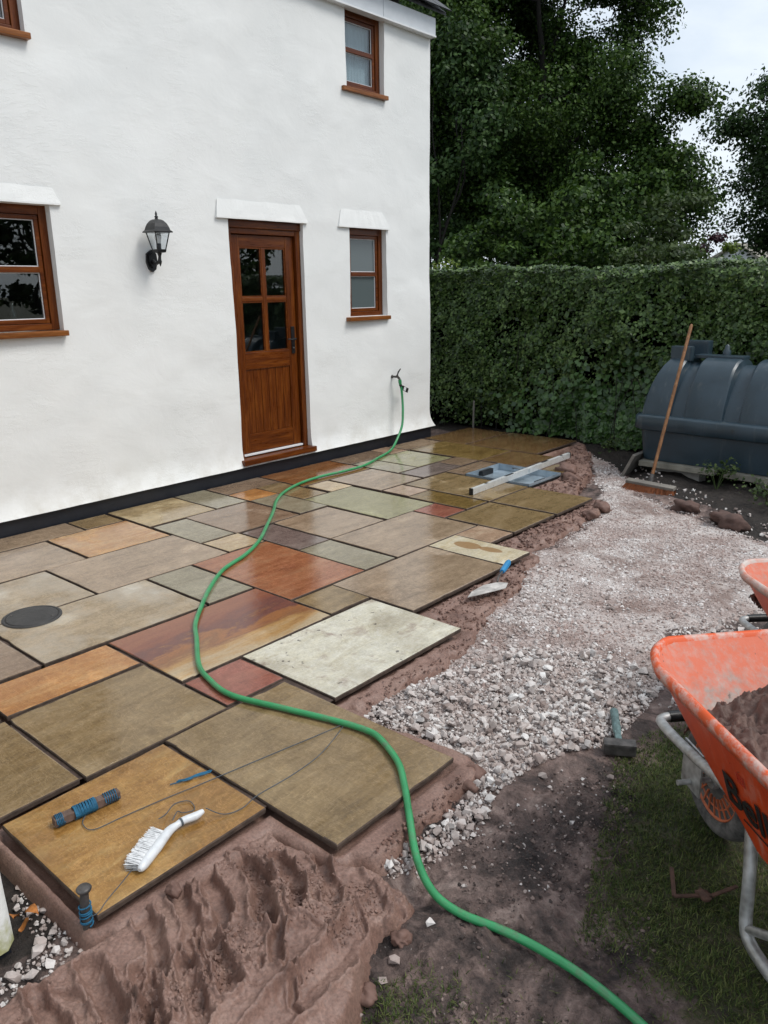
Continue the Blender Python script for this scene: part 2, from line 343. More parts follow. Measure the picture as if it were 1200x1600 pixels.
# ------------------------------------------------------------------ other materials
M = NM('wet_mortar'); v = M.pos(); n = M.noise(v, 6, 6, .6); f = M.noise(v, 120, 3, .7)
c = M.ramp(n, [(.3, (.145, .081, .062)), (.5, (.228, .136, .107)), (.75, (.29, .188, .150))]); c = M.mix(.75, c, M.ramp(f, [(.3, .55), (.7, 1.3)]), 'MULTIPLY'); c = M.mix(M.ramp(M.noise(v, 240, 2, .5), [(.66, 0.0), (.72, .7)]), c, (.09, .05, .04))
M.p(Base_Color=c, Roughness=M.ramp(M.noise(v, 14, 4), [(.3, .30), (.7, .62)]), Specular_IOR_Level=.45)
b_ = M.bump(M.noise(v, 45, 6, .7), .5, .008); M.bump(M.noise(v, 200, 3, .7), .6, .0025, b_); MAT['mortar'] = M.m
M = NM('mortar_load'); v = M.pos(); n = M.noise(v, 18, 6, .6)
M.p(Base_Color=M.ramp(n, [(.3, (.07, .038, .03)), (.7, (.16, .092, .072))]), Roughness=.62); M.bump(M.noise(v, 60, 5, .7), .5, .008); MAT['mortar_load'] = M.m
# yard ground; vertex masks say where turf, crushed stone dust and garden soil lie
M = NM('yard_ground'); v = M.pos(); at = M.n('ShaderNodeVertexColor', layer_name='cover'); sp = M.n('ShaderNodeSeparateColor', {0: at.outputs[0]})
n1 = M.noise(v, 3.5, 7, .62, .3); n2 = M.noise(v, 22, 6, .65); n3 = M.noise(v, 90, 4, .65)
mud = M.ramp(M.noise(v, 5.5, 8, .68, .5), [(.32, (.016, .012, .011)), (.42, (.055, .040, .036)), (.50, (.115, .080, .070)), (.58, (.19, .135, .118)), (.74, (.33, .26, .23))])
mud = M.mix(.8, mud, M.ramp(n2, [(.28, .45), (.5, 1.05), (.72, 1.6)]), 'MULTIPLY')
mud = M.mix(M.ramp(n3, [(.66, 0.0), (.72, .6)]), mud, (.33, .30, .28))
turf = M.ramp(n2, [(.3, (.016, .018, .006)), (.5, (.042, .046, .016)), (.7, (.11, .088, .055))])
dust = M.ramp(n1, [(.3, (.30, .22, .195)), (.46, (.49, .41, .38)), (.64, (.66, .61, .58))]); dust = M.mix(.8, dust, M.ramp(n3, [(.3, .55), (.7, 1.25)]), 'MULTIPLY'); dust = M.mix(M.ramp(M.noise(v, 2.1, 6, .7, .4), [(.50, 0.0), (.62, .8)]), dust, (.24, .165, .14))
soil = M.ramp(n2, [(.3, (.008, .006, .005)), (.6, (.028, .021, .017)), (.8, (.06, .045, .038))])
fz = lambda ch, k=.5: M.ramp(M.math('ADD', ch, M.math('MULTIPLY', M.math('SUBTRACT', n2, .5), k)), [(.42, 0.0), (.6, 1.0)])
c = M.mix(fz(sp.outputs[0], .8), mud, turf); c = M.mix(fz(sp.outputs[1]), c, dust); c = M.mix(fz(sp.outputs[2]), c, soil)
M.p(Base_Color=c, Roughness=M.ramp(n1, [(.3, .42), (.6, .85)]), Specular_IOR_Level=.4)
b_ = M.bump(M.math('ADD', n2, M.math('MULTIPLY', M.noise(v, 9, 6, .7, .6), .8)), .9, .03); M.bump(n3, .7, .008, b_); MAT['ground'] = M.m
M = NM('limestone'); i = M.island(); v = M.pos(); n = M.noise(v, 60, 4, .6)
c = M.ramp(i, [(.0, (.18, .145, .132)), (.25, (.38, .325, .30)), (.6, (.53, .485, .46)), (1, (.72, .70, .68))]); c = M.mix(.5, c, M.ramp(n, [(.3, .6), (.7, 1.2)]), 'MULTIPLY')
dirt = M.ramp(M.noise(v, 7, 6, .65), [(.44, 0.0), (.62, .5)]); c = M.mix(dirt, c, (.33, .245, .215))
M.p(Base_Color=c, Roughness=.75); M.bump(n, .3, .003); MAT['stone'] = M.m
M = NM('dusty_limestone'); i = M.island(); v = M.pos(); n = M.noise(v, 3, 5, .6)
c = M.ramp(i, [(.0, (.22, .17, .155)), (.3, (.46, .405, .38)), (.7, (.62, .59, .57)), (1, (.78, .76, .75))]); c = M.mix(M.ramp(n, [(.40, 0.0), (.60, .75)]), c, (.33, .235, .205)); c = M.mix(M.ramp(M.noise(v, 2.1, 6, .7, .4), [(.52, 0.0), (.62, .6)]), c, (.25, .175, .15))
M.p(Base_Color=c, Roughness=.85); MAT['stone_dusty'] = M.m
M = NM('garden_hose_green'); v = M.pos(); n = M.noise(v, 9, 4); c = M.ramp(n, [(.3, (.016, .20, .065)), (.7, (.04, .33, .12))])
M.p(Base_Color=M.mix(M.ramp(M.noise(v, 9, 6, .75), [(.52, 0.0), (.68, .75)]), c, (.10, .105, .07)), Roughness=.38, Coat_Weight=.3); MAT['hose'] = M.m
simple('blue_plastic', (.02, .20, .42), .35, var=.1); simple('steel', (.52, .49, .46), .45, metal=.25, bumpsc=40, var=.4, nsc=20)
M = NM('galvanised'); v = M.obj(); n = M.noise(v, 12, 5, .6); vo = M.n('ShaderNodeTexVoronoi', {'Vector': v, 'Scale': 45}).outputs['Distance']
c = M.mix(.5, M.ramp(n, [(.3, (.28, .27, .25)), (.6, (.46, .46, .45)), (.8, (.58, .58, .57))]), vo, 'SOFT_LIGHT')
rust = M.ramp(M.noise(v, 8, 6, .7), [(.58, 0.0), (.7, .7)]); c = M.mix(rust, c, (.24, .17, .13))
M.p(Base_Color=c, Metallic=.55, Roughness=M.ramp(n, [(.3, .3), (.7, .6)])); MAT['galvanised'] = M.m
M = NM('bright_zinc'); v = M.obj(); n = M.noise(v, 9, 5); M.p(Base_Color=M.ramp(n, [(.3, (.27, .34, .40)), (.7, (.46, .54, .60))]), Metallic=.45, Roughness=.25); M.bump(n, .15, .01); MAT['zinc'] = M.m
simple('aluminium', (.66, .67, .66), .35, metal=.35, var=.12, nsc=15); simple('cast_iron', (.035, .034, .034), .6, bumpsc=70, bstr=.6, var=.3)
# orange polypropylene with cement dust wiped over it
M = NM('orange_tray'); v = M.obj(); n = M.noise(M.mapping(v, (1, 1, .5)), 9, 6, .68); s2 = M.noise(M.mapping(v, (14, 14, 1.2)), 2.5, 5, .65)
c = M.ramp(n, [(.3, (.46, .036, .006)), (.7, (.66, .075, .012))]); d = M.ramp(M.math('MULTIPLY', M.math('ADD', n, s2), .5), [(.52, 0.0), (.66, .5)])
c = M.mix(d, c, (.50, .33, .27)); M.p(Base_Color=c, Roughness=.42); M.bump(s2, .1, .003); MAT['orange'] = M.m
M = NM('dusted_orange_tray'); v = M.obj(); n = M.noise(v, 6, 6, .65, .4); s2 = M.noise(M.mapping(v, (16, 16, 1.5)), 2.2, 5, .7)
zz_ = M.n('ShaderNodeSeparateXYZ', {0: v}).outputs[2]; dd_ = M.math('ADD', M.math('MULTIPLY', M.math('ADD', n, s2), .5), M.math('MULTIPLY', M.math('SUBTRACT', .20, zz_), .9))
c = M.mix(M.ramp(dd_, [(.36, .12), (.46, .45), (.56, .97)]), (.62, .125, .055), M.ramp(M.noise(v, 14, 6, .7), [(.3, (.27, .205, .175)), (.7, (.47, .41, .37))]))
c = M.mix(M.ramp(M.noise(v, 40, 3), [(.70, 0.0), (.74, .7)]), c, (.1, .07, .06)); M.p(Base_Color=c, Roughness=.75); M.bump(s2, .25, .004); MAT['orange_in'] = M.m
M = NM('scuffed_orange_rim'); v = M.obj(); n = M.noise(v, 16, 6, .7); c = M.mix(M.ramp(n, [(.45, 0.0), (.6, .85)]), (.66, .09, .015), (.55, .42, .37)); M.p(Base_Color=c, Roughness=.55); MAT['orange_rim'] = M.m
M = NM('limewashed_rim'); v = M.obj(); n = M.noise(v, 12, 6, .7); c = M.mix(M.ramp(n, [(.35, .25), (.6, .95)]), (.60, .12, .04), (.55, .50, .46)); M.p(Base_Color=c, Roughness=.7); MAT['lime_rim'] = M.m
simple('orange_wheel', (.50, .13, .055), .55, var=.25, nsc=25); simple('black_print', (.012, .010, .010), .5)
M = NM('tyre'); v = M.obj(); n = M.noise(v, 14, 5, .7); M.p(Base_Color=M.mix(M.ramp(n, [(.35, .1), (.65, .9)]), (.022, .022, .022), (.19, .178, .168)), Roughness=.85); M.bump(n, .3, .004); MAT['rubber'] = M.m
M = NM('tank_plastic'); v = M.obj(); n = M.noise(v, 3.5, 6, .65); st = M.noise(M.mapping(v, (9, 9, .8)), 2, 5, .65)
c = M.ramp(n, [(.3, (.018, .034, .046)), (.7, (.034, .058, .078))]); c = M.mix(M.ramp(st, [(.58, 0.0), (.75, .6)]), c, (.10, .115, .115)); c = M.mix(M.ramp(M.noise(v, 17, 6, .7), [(.62, 0.0), (.72, .7)]), c, (.015, .02, .02))
M.p(Base_Color=c, Roughness=M.ramp(n, [(.3, .28), (.7, .45)])); M.bump(n, .1, .01); MAT['tank'] = M.m
simple('old_concrete', (.24, .225, .185), .9, bumpsc=35, bstr=.6, var=.4, nsc=7); simple('block_concrete', (.30, .29, .27), .9, bumpsc=40, bstr=.4, var=.2)
simple('grey_board', (.17, .155, .135), .85, bumpsc=30, var=.3); simple('bristle', (.20, .058, .016), .8, var=.35, nsc=40)
simple('rusty_steel', (.095, .05, .035), .75, metal=.2, bumpsc=60, bstr=.5, var=.4, nsc=30); simple('dark_steel', (.085, .078, .074), .5, metal=.4, bumpsc=50, var=.6, nsc=25)
simple('white_brush', (.62, .64, .66), .4, var=.12, nsc=30); simple('white_bristle', (.70, .71, .72), .8, var=.1, nsc=50)
simple('blue_twine', (.008, .10, .19), .7, bumpsc=150, bstr=.6, var=.4, nsc=60); simple('line_string', (.07, .085, .10), .8); simple('stick_wood', (.115, .075, .06), .8, bumpsc=60, var=.35, nsc=30)
simple('teal_grip', (.10, .16, .16), .6, bumpsc=60, bstr=.5, var=.4, nsc=40); simple('clod_earth', (.10, .058, .047), .85, bumpsc=35, bstr=.6, var=.4); simple('clod_mortar', (.16, .090, .070), .7, bumpsc=60, bstr=.5, var=.3)
M = NM('mud_lump'); i = M.island(); v = M.pos(); M.p(Base_Color=M.mix(.6, M.ramp(i, [(0, (.03, .022, .02)), (.6, (.12, .083, .073)), (1, (.26, .195, .17))]), M.ramp(M.noise(v, 80, 4), [(.3, .6), (.7, 1.2)]), 'MULTIPLY'), Roughness=.8); MAT['mud_lump'] = M.m
simple('bark', (.012, .010, .008), .9, bumpsc=12, bstr=.6, var=.35); simple('red_paint', (.45, .03, .015), .5)
simple('mossy_paint', (.42, .43, .26), .85, bumpsc=40, var=.4)
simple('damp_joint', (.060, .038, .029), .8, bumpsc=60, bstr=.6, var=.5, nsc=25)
simple('slab_edge', (.070, .048, .036), .85, bumpsc=60, bstr=.5, var=.45, nsc=30)
M = NM('mossy_render'); v = M.pos(); z_ = M.n('ShaderNodeSeparateXYZ', {0: v}).outputs[2]; k_ = M.ramp(M.math('ADD', M.math('MULTIPLY', z_, 4.0), M.math('MULTIPLY', M.noise(v, 18, 6, .7), 1.0)), [(.30, 1.0), (.62, 0.0)])
M.p(Base_Color=M.mix(k_, (.78, .785, .76), (.40, .40, .20)), Roughness=.8); M.bump(M.noise(v, 30, 5, .65), .4, .008); MAT['mossy_render'] = M.m
def leaf_mat(name, cols, rough=.45, trans=.25, spec=.4):
    M = NM(name); i = M.n('ShaderNodeNewGeometry').outputs['Random Per Island']; n = M.noise(M.pos(), 1.3, 4, .6)
    f = M.math('ADD', M.math('MULTIPLY', i, .6), M.math('MULTIPLY', n, .4)); c = M.ramp(f, [(.2, cols[0]), (.5, cols[1]), (.8, cols[2])])
    M.p(Base_Color=c, Roughness=rough, Specular_IOR_Level=spec)
    t = M.t; tl = M.n('ShaderNodeBsdfTranslucent', {'Color': c}); mm = M.n('ShaderNodeMixShader', {0: trans}); t.links.new(M.b.outputs[0], mm.inputs[1]); t.links.new(tl.outputs[0], mm.inputs[2]); t.links.new(mm.outputs[0], M.out.inputs['Surface'])
    MAT[name] = M.m
leaf_mat('hedge_leaf', ((.014, .034, .006), (.050, .100, .020), (.14, .215, .06)), .40, .2, .45)
leaf_mat('oak_leaf', ((.010, .027, .005), (.036, .076, .013), (.080, .138, .024)), .5, .25, .2)
leaf_mat('ash_leaf', ((.010, .027, .007), (.033, .070, .018), (.070, .122, .034)), .5, .25, .2)
leaf_mat('ivy_leaf', ((.018, .050, .010), (.040, .095, .020), (.08, .16, .04)), .35, .2, .5)
leaf_mat('lime_leaf', ((.06, .10, .012), (.12, .18, .02), (.20, .26, .04)), .5, .3, .3)
leaf_mat('olive_leaf', ((.022, .042, .010), (.042, .070, .016), (.07, .105, .026)), .5, .3, .3)
leaf_mat('purple_leaf', ((.020, .006, .010), (.040, .011, .018), (.07, .020, .03)), .5, .2, .3)
leaf_mat('grass_blade', ((.026, .046, .008), (.065, .10, .020), (.17, .19, .06)), .5, .25, .3)
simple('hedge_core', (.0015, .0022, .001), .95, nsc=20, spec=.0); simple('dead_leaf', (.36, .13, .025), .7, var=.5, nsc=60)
# ================================================================== GROUND
GRAVEL = [(1.54,7.75),(2.24,6.73),(2.81,5.75),(2.90,5.14),(3.0,4.4),(2.95,3.9),(3.2,3.3),(3.4,2.9),(3.42,2.5),(3.40,2.10),(3.74,2.06),(4.01,2.05),(4.12,1.96),(4.16,1.77),(4.12,1.52),(4.18,1.47),(4.23,1.59),(4.25,1.83),(4.22,2.02),(4.27,2.32),(4.35,2.53),(4.38,2.89),(4.36,3.23),(4.25,3.7),(4.46,4.32),(4.7,4.6),(4.4,5.4),(3.73,5.79),(3.27,6.11),(2.91,6.25),(2.65,6.60),(2.20,7.23)]
LOOSE = [(3.40,2.10),(3.52,2.50),(3.72,3.02),(4.02,3.25),(4.36,3.24),(4.38,2.89),(4.35,2.53),(4.27,2.32),(4.22,2.02),(4.25,1.83),(4.19,1.47),(4.12,1.50),(4.16,1.77),(4.12,1.96),(4.01,2.06)]
GRASS = [(4.41,2.53),(4.51,2.17),(4.66,1.87),(4.80,1.70),(4.86,1.53),(4.74,1.45),(4.52,1.40),(4.44,1.16),(4.49,1.0),(4.6,-1),(9,-1),(9,3.6),(4.75,3.4),(4.49,2.89)]
SOIL = [(2.15,7.36),(2.62,6.75),(2.92,6.28),(3.29,6.14),(3.74,5.82),(4.2,5.6),(6,6.4),(6,8.9),(-3,8.9),(-3,7.72),(1.4,7.85)]
SOIL2 = [(2.9,.79),(3.5,.79),(3.62,.70),(3.60,.58),(2.9,.5)]
def gheight(X, Y):
    h = -.085+.012*fbm(X, Y, 1.3, 4, 1)+.006*fbm(X, Y, 7, 3, 5)
    dg = sdf_poly(X, Y, GRAVEL); h = h+.018*ss(.10, -.15, dg)
    near = ss(.3, -.1, sdf_poly(X, Y, [(4.1,1.0),(4.75,1.1),(4.95,1.6),(4.5,2.5),(4.2,2.1)]))
    h = h+near*(.013*fbm(X, Y, 5, 5, 9, .62)+.009*ridge(X*1.2, Y*.8, 3.5, 4, 4)+.0065*fbm(X, Y, 26, 4, 14, .72)-.006)
    so = ss(.1, -.2, sdf_poly(X, Y, SOIL)); h = h+so*(.03+.03*fbm(X, Y, 3.5, 5, 3))
    far = ss(9, 30, np.hypot(X-3, Y-3)); h = h-far*.3
    return h
def axis(lo, hi, step, a, b, g=1.22):
    c = list(np.arange(lo, hi+1e-6, step)); s = step; x = c[-1]
    while x < b: s *= g; x += s; c.append(x)
    s = step; x = c[0]
    while x > a: s *= g; x -= s; c.insert(0, x)
    return np.array(c)
def axis2(parts, a, b):
    c = []
    for lo, hi, st in parts: c += list(np.arange(lo, hi-1e-6, st))
    c = np.array(c); o = axis(c[-1], c[-1]+.03, .015, c[-1]-.001, b); i = axis(c[0]-.03, c[0], .015, a, c[0]+.001); return np.concatenate([i[i < c[0]-.004], c, o[o > c[-1]+.004]])
gx = axis2([(1.3, 4.1, .014), (4.1, 5.15, .0062)], -400, 400); gy = axis2([(.2, 1.0, .0145), (1.0, 2.7, .0062), (2.7, 7.0, .0145)], -400, 600)
GXX, GYY = np.meshgrid(gx, gy, indexing='ij'); GZ = gheight(GXX, GYY)
inpat = (GXX < 2.4) & (GXX > -4) & (GYY > .85) & (GYY < 7.6); GZ[inpat] = np.minimum(GZ[inpat], -.10)
ground, _ = grid_mesh('ground', gx, gy, GZ, MAT['ground']); tag(ground, 'trodden muddy yard and worn lawn around the new paving', kind='structure')
sd = lambda P: sdf_poly(GXX, GYY, P)
mg = .62-.0*GXX; nz = .12*fbm(GXX, GYY, 2.2, 4, 21)
m_grass = np.where(np.hypot(GXX-3, GYY-3) > 9, 1.0, ss(.22, -.30, sd(GRASS)+nz*1.5)*(.72+.25*fbm(GXX, GYY, 1.8, 3, 31)))
m_grav = ss(.10, -.10, sd(GRAVEL)+.02+nz*1.1); m_soil = np.maximum(ss(.08, -.08, sd(SOIL)+nz), ss(.04, -.03, sd(SOIL2)))
m_soil = np.where(GYY > 7.75, np.where(GYY < 11, 1.0, m_soil), m_soil)
cv = np.stack([m_grass, m_grav, m_soil, np.ones_like(m_soil)], -1).reshape(-1, 4).astype(np.float32)
ca = ground.data.color_attributes.new('cover', 'FLOAT_COLOR', 'POINT'); ca.data.foreach_set('color', cv.ravel())
# ================================================================== COTTAGE
cot = thing('cottage', 'white rendered two storey cottage with brown timber door and windows', 'house', (0, 3, 0))
Y1 = 7.063; ZT = 4.10; Y0 = -1.0
OPEN = [(4.345, 5.19, .125, 2.215), (1.55, 2.815, 1.375, 2.22), (5.80, 6.342, 1.365, 2.205), (5.79, 6.341, 3.40, 4.08), (1.65, 2.80, 3.24, 4.075)]
def wall_sheet(y0, y1, z0, z1, opens, step=.05):
    ys = set(np.round(np.arange(y0, y1, step), 4).tolist()+[y1]); zs = set(np.round(np.arange(z0, z1, step), 4).tolist()+[z1])
    for a, b, c_, d in opens: ys |= {a, b}; zs |= {c_, d}
    def thin(S, keep):
        S = sorted(S); out = [S[0]]
        for q in S[1:]:
            if q-out[-1] < .012:
                if q in keep: out[-1] = q
                continue
            out.append(q)
        return np.array(out)
    ys = thin(ys, {q for o in opens for q in o[:2]} | {y1}); zs = thin(zs, {q for o in opens for q in o[2:]} | {z1})
    return ys, zs
ys, zs = wall_sheet(Y0, Y1, .112, ZT, OPEN)
YY, ZZ = np.meshgrid(ys, zs, indexing='ij')
def wall_x(Y, Z): return .010*fbm(Y, Z, .9, 4, 40)+.004*fbm(Y, Z, 4, 3, 44)+.045*np.clip((.30-Z)/.19, 0, 1)**2.2
XX = wall_x(YY, ZZ); YF = YY+np.where(YY > Y1-.05, .06*np.clip((.30-ZZ)/.19, 0, 1)**2.2, 0)
V = np.stack([XX.ravel(), YF.ravel(), ZZ.ravel()], 1); I = np.arange(len(V)).reshape(XX.shape)
keep = np.ones((len(ys)-1, len(zs)-1), bool); yc = (ys[:-1]+ys[1:])/2; zc = (zs[:-1]+zs[1:])/2
for a, b, c_, d in OPEN: keep &= ~((yc[:, None] > a) & (yc[:, None] < b) & (zc[None, :] > c_) & (zc[None, :] < d))
F = np.stack([I[:-1,:-1], I[1:,:-1], I[1:,1:], I[:-1,1:]], -1)[keep]
V = V.tolist(); F = F.tolist(); DEP = -.20
def strip(idx):                      # reveals, corner return, under-lip: from the front edge back to DEP
    base = len(V); 
    for i in idx: V.append([DEP, V[i][1], V[i][2]])
    for k in range(len(idx)-1): F.append([idx[k], idx[k+1], base+k+1, base+k])
for a, b, c_, d in OPEN:
    ia, ib = [int(np.argmin(abs(ys-q))) for q in (a, b)]; ja, jb = [int(np.argmin(abs(zs-q))) for q in (c_, d)]
    ja = max(ja, 0)
    strip([int(I[ia, j]) for j in range(ja, jb+1)]); strip([int(I[ib, j]) for j in range(ja, jb+1)]); strip([int(I[i, jb]) for i in range(ia, ib+1)])
    if c_ > .3: strip([int(I[i, ja]) for i in range(ia, ib+1)])
strip([int(q) for q in I[:, 0]])
# gable end wall facing the hedge and back walls (one closed shell)
gz = [int(q) for q in I[-1, :]]; base = len(V)
for i in gz: V.append([-6.0, V[i][1], V[i][2]])
for k in range(len(gz)-1): F.append([gz[k], gz[k+1], base+k+1, base+k])
def quad(*p):
    b_ = len(V); V.extend([list(q) for q in p]); F.append(list(range(b_, b_+4)))
quad((-6, Y0, -.1), (-6, Y1, -.1), (-6, Y1, 5.6), (-6, Y0, 5.6))
quad((DEP, Y1-.06, ZT), (-6, Y1-.06, ZT), (-6, Y1-.06, ZT+3.3), (-3.0, Y1-.06, ZT+2.6))
me = bpy.data.meshes.new('wall'); me.from_pydata([[q[0], q[1]-3, q[2]] for q in V], [], F); me.materials.append(MAT['render'])
me.polygons.foreach_set('use_smooth', [True]*len(F))
bm = bmesh.new(); bm.from_mesh(me)
for e in bm.edges:
    if len(e.link_faces) == 2 and e.calc_face_angle(0) > .6: e.smooth = False
bm.to_mesh(me); bm.free()
wl = bpy.data.objects.new('wall', me); col.objects.link(wl); wl.parent = cot; ORG[wl.name] = Vector((0, 3, 0))
MB().box((-.20, Y0, -.12), (.012, Y1+.012, .118)).box((-6, Y1-.2, -.12), (-.21, Y1+.012, .118)).build('plinth', MAT['black_plinth'], cot).__setitem__('label', 'black painted plinth along the foot of the wall')
# hollow dark rooms behind the openings
b = MB(); b.box((-5.6, Y0+.1, .05), (-.22, Y1-.3, .06)); b.box((-5.6, Y0+.1, 2.45), (-.205, Y1-.3, 2.75)); b.box((-5.6, Y0+.1, 4.3), (-.205, Y1-.3, 4.4))
b.box((-5.7, Y0+.1, .05), (-5.6, Y1-.3, 4.4)); b.box((-5.6, Y1-.3, .05), (-.205, Y1-.25, 4.4)); b.box((-5.6, 3.3, .05), (-.205, 3.38, 4.4)); b.box((-5.6, 5.42, .06), (-.205, 5.50, 4.3)); b.box((-2.6, Y0, .06), (-2.5, Y1-.3, 4.3)); b.box((-5.6, Y0, .05), (-.205, Y0+.1, 4.4))
b.build('room_partition', MAT['room'], cot)
# eyebrow hoods of render over the openings
def hood(yb0, yb1, yt0, yt1, z0, z1):
    m = MB(); n = 14; vs = []
    for k in range(n+1):
        t = k/n; y = yb0+(yb1-yb0)*t; yt = yt0+(yt1-yt0)*t; j = .0014*math.sin(k*1.1+y)+.001*math.sin(k*2.3+3*y)
        vs += [(-.01, y, z0), (.024+j*.5, y, z0+.001*math.sin(k*2)), (.0235+j*.5, y, z0+.012), (.016+j, y*.6+yt*.4, z0+(z1-z0)*.45+j), (.004, yt, z1+j*1.5)]
    fs = [(5*k+q, 5*k+q+1, 5*k+6+q, 5*k+5+q) for k in range(n) for q in range(4)]+[(0, 4, 3, 2, 1), (5*n, 5*n+1, 5*n+2, 5*n+3, 5*n+4)]
    m.add(vs, fs); m.build('drip_hood', MAT['render'], cot)
hood(4.215, 5.235, 4.24, 5.155, 2.215, 2.365); hood(5.64, 6.378, 5.685, 6.275, 2.208, 2.372); hood(1.45, 2.892, 1.5, 2.85, 2.222, 2.336)
def window(y0, y1, z0, z1, zrail, frosted=False, mull=None, label=None):
    """frame and sashes set in the reveal, sill proud of the wall"""
    X0, X1 = -.125, -.062; fw = .055
    fr = bpy.data.objects.new('window', None); fr.empty_display_size = .1; link(fr, cot, (0, (y0+y1)/2, z0))
    for a, b_ in ((y0-.01, y0+fw), (y1-fw, y1+.01)): MB().box((X0, a, z0), (X1, b_, z1+.01), .004).build('jamb', MAT['timber_upright'], fr)
    for a, b_ in ((z1-fw, z1+.01), (z0, z0+fw*.8)): MB().box((X0+.002, y0+fw, a), (X1-.002, y1-fw, b_), .004).build('frame_rail', MAT['timber_rail'], fr)
    cols = [(y0+fw, y1-fw)] if not mull else [(y0+fw, mull-.03), (mull+.03, y1-fw)]
    if mull: MB().box((X0+.001, mull-.03, z0+.05), (X1-.001, mull+.03, z1-.05), .004).build('mullion', MAT['timber_upright'], fr)
    for a, b_ in cols:
        s = MB(); sw = .032; xs0, xs1 = -.115, -.074
        s.box((xs0, a+.003, z0+fw*.8+.003), (xs1, a+sw, z1-fw-.003), .004); s.box((xs0, b_-sw, z0+fw*.8+.003), (xs1, b_-.003, z1-fw-.003), .004)
        s.box((xs0+.001, a+sw, z1-fw-sw), (xs1-.001, b_-sw, z1-fw-.003), .004); s.box((xs0+.001, a+sw, z0+fw*.8+.003), (xs1-.001, b_-sw, z0+fw*.8+sw), .004)
        s.box((xs0+.002, a+sw, zrail-.020), (xs1+.004, b_-sw, zrail+.020), .004); s.build('sash', MAT['timber_rail'], fr)
        g = MAT['frosted_glass' if frosted else 'clear_glass']
        for za, zb in ((z0+fw*.8+sw, zrail-.02), (zrail+.02, z1-fw-sw)):
            q = MB().box((-.100, a+sw-.002, za-.002), (-.094, b_-sw+.002, zb+.002)); q.build('pane', g, fr)
            # pale glazing gasket
            e = MB(); t = .006
            e.box((-.093, a+sw, za), (-.086, b_-sw, za+t)); e.box((-.093, a+sw, zb-t), (-.086, b_-sw, zb)); e.box((-.0925, a+sw, za+t), (-.0865, a+sw+t, zb-t)); e.box((-.0925, b_-sw-t, za+t), (-.0865, b_-sw, zb-t)); e.build('gasket', MAT['white_plastic'], fr)
    s = MB(); s.box((-.06, y0-.06 if y0 > 5 else y0-.01, z0-.042), (.045, y1+.012, z0-.004), .006); s.build('sill', MAT['timber_sill'], fr)
    return fr
window(1.55, 2.815, 1.39, 2.215, 1.80, mull=2.12)
window(5.80, 6.342, 1.375, 2.203, 1.782, frosted=True)
window(5.79, 6.341, 3.428, 4.085, 3.765)
window(1.65, 2.80, 3.26, 4.08, 3.68, mull=2.2)
# things seen through the glass: a pale curtain upstairs, small bottles on the kitchen sill
m = MB(); n = 60
vs = []; 
for k in range(n+1):
    y = 5.81+.52*k/n; x = -.142+.005*math.sin(k*1.25)+.003*math.sin(k*2.9); vs += [(x, y, 3.42), (x, y, 4.075)]
m.add(vs, [(2*k, 2*k+2, 2*k+3, 2*k+1) for k in range(n)], True); m.build('curtain', MAT['curtain'], None, fix=False)
tag(bpy.data.objects['curtain'], 'pale folded curtain behind the small upstairs window', 'curtain')
m = MB().lathe([(.028, 1.40), (.03, 1.41), (.03, 1.50), (.012, 1.545), (.012, 1.575), (.0, 1.578)], (-.30, 2.60, 0)); tag(m.build('bottle', MAT['lantern_glass']), 'small clear bottle on the inside sill of the left ground floor window', 'bottle')
m = MB().lathe([(.02, 1.40), (.055, 1.425), (.06, 1.44), (.052, 1.438), (.0, 1.41)], (-.30, 2.30, 0)); tag(m.build('dish', MAT['white_plastic']), 'white dish on the inside sill of the left ground floor window', 'dish')
MB().box((-.42, 1.5, 1.355), (-.19, 2.9, 1.398)).build('inner_sill', MAT['white_plastic'], cot)
# ---- back door
ya, yb, z0, z1 = 4.345, 5.19, .178, 2.213; X0, X1 = -.15, -.05
door = bpy.data.objects.new('door', None); door.empty_display_size = .1; link(door, cot, (0, (ya+yb)/2, z0))
for a, b_ in ((ya-.008, ya+.055), (yb-.055, yb+.008)): MB().box((X0, a, z0), (X1, b_, z1), .004).build('jamb', MAT['timber_upright'], door)
door['label'] = 'brown stained half glazed timber door'
MB().box((X0+.002, ya+.055, 2.105), (X1-.004, yb-.055, 2.150), .004).build('frame_head', MAT['timber_rail'], door); MB().box((X0+.004, ya-.006, 2.151), (X1+.012, yb+.006, 2.213), .005).build('lintel_board', MAT['timber_rail'], door)
lx0, lx1 = -.125, -.082; la, lb = ya+.060, yb-.060; lz0, lz1 = .205, 2.100
for a, b_ in ((la, la+.10), (lb-.10, lb)): MB().box((lx0, a, lz0), (lx1, b_, lz1), .005).build('stile', MAT['timber_upright'], door)
pa, pb = la+.10, lb-.10; mid = (pa+pb)/2
for za, zb in ((2.0, lz1), (.955, 1.105), (lz0, .375)): MB().box((lx0+.001, pa, za), (lx1-.001, pb, zb), .005).build('rail', MAT['timber_rail'], door)
MB().box((lx0+.008, mid-.020, 1.105), (lx1-.002, mid+.020, 2.0), .006).build('glazing_bar', MAT['timber_upright'], door)
for a, b_ in ((pa, mid-.02), (mid+.02, pb)): MB().box((lx0+.008, a, 1.545), (lx1-.003, b_, 1.583), .006).build('glazing_bar', MAT['timber_rail'], door)
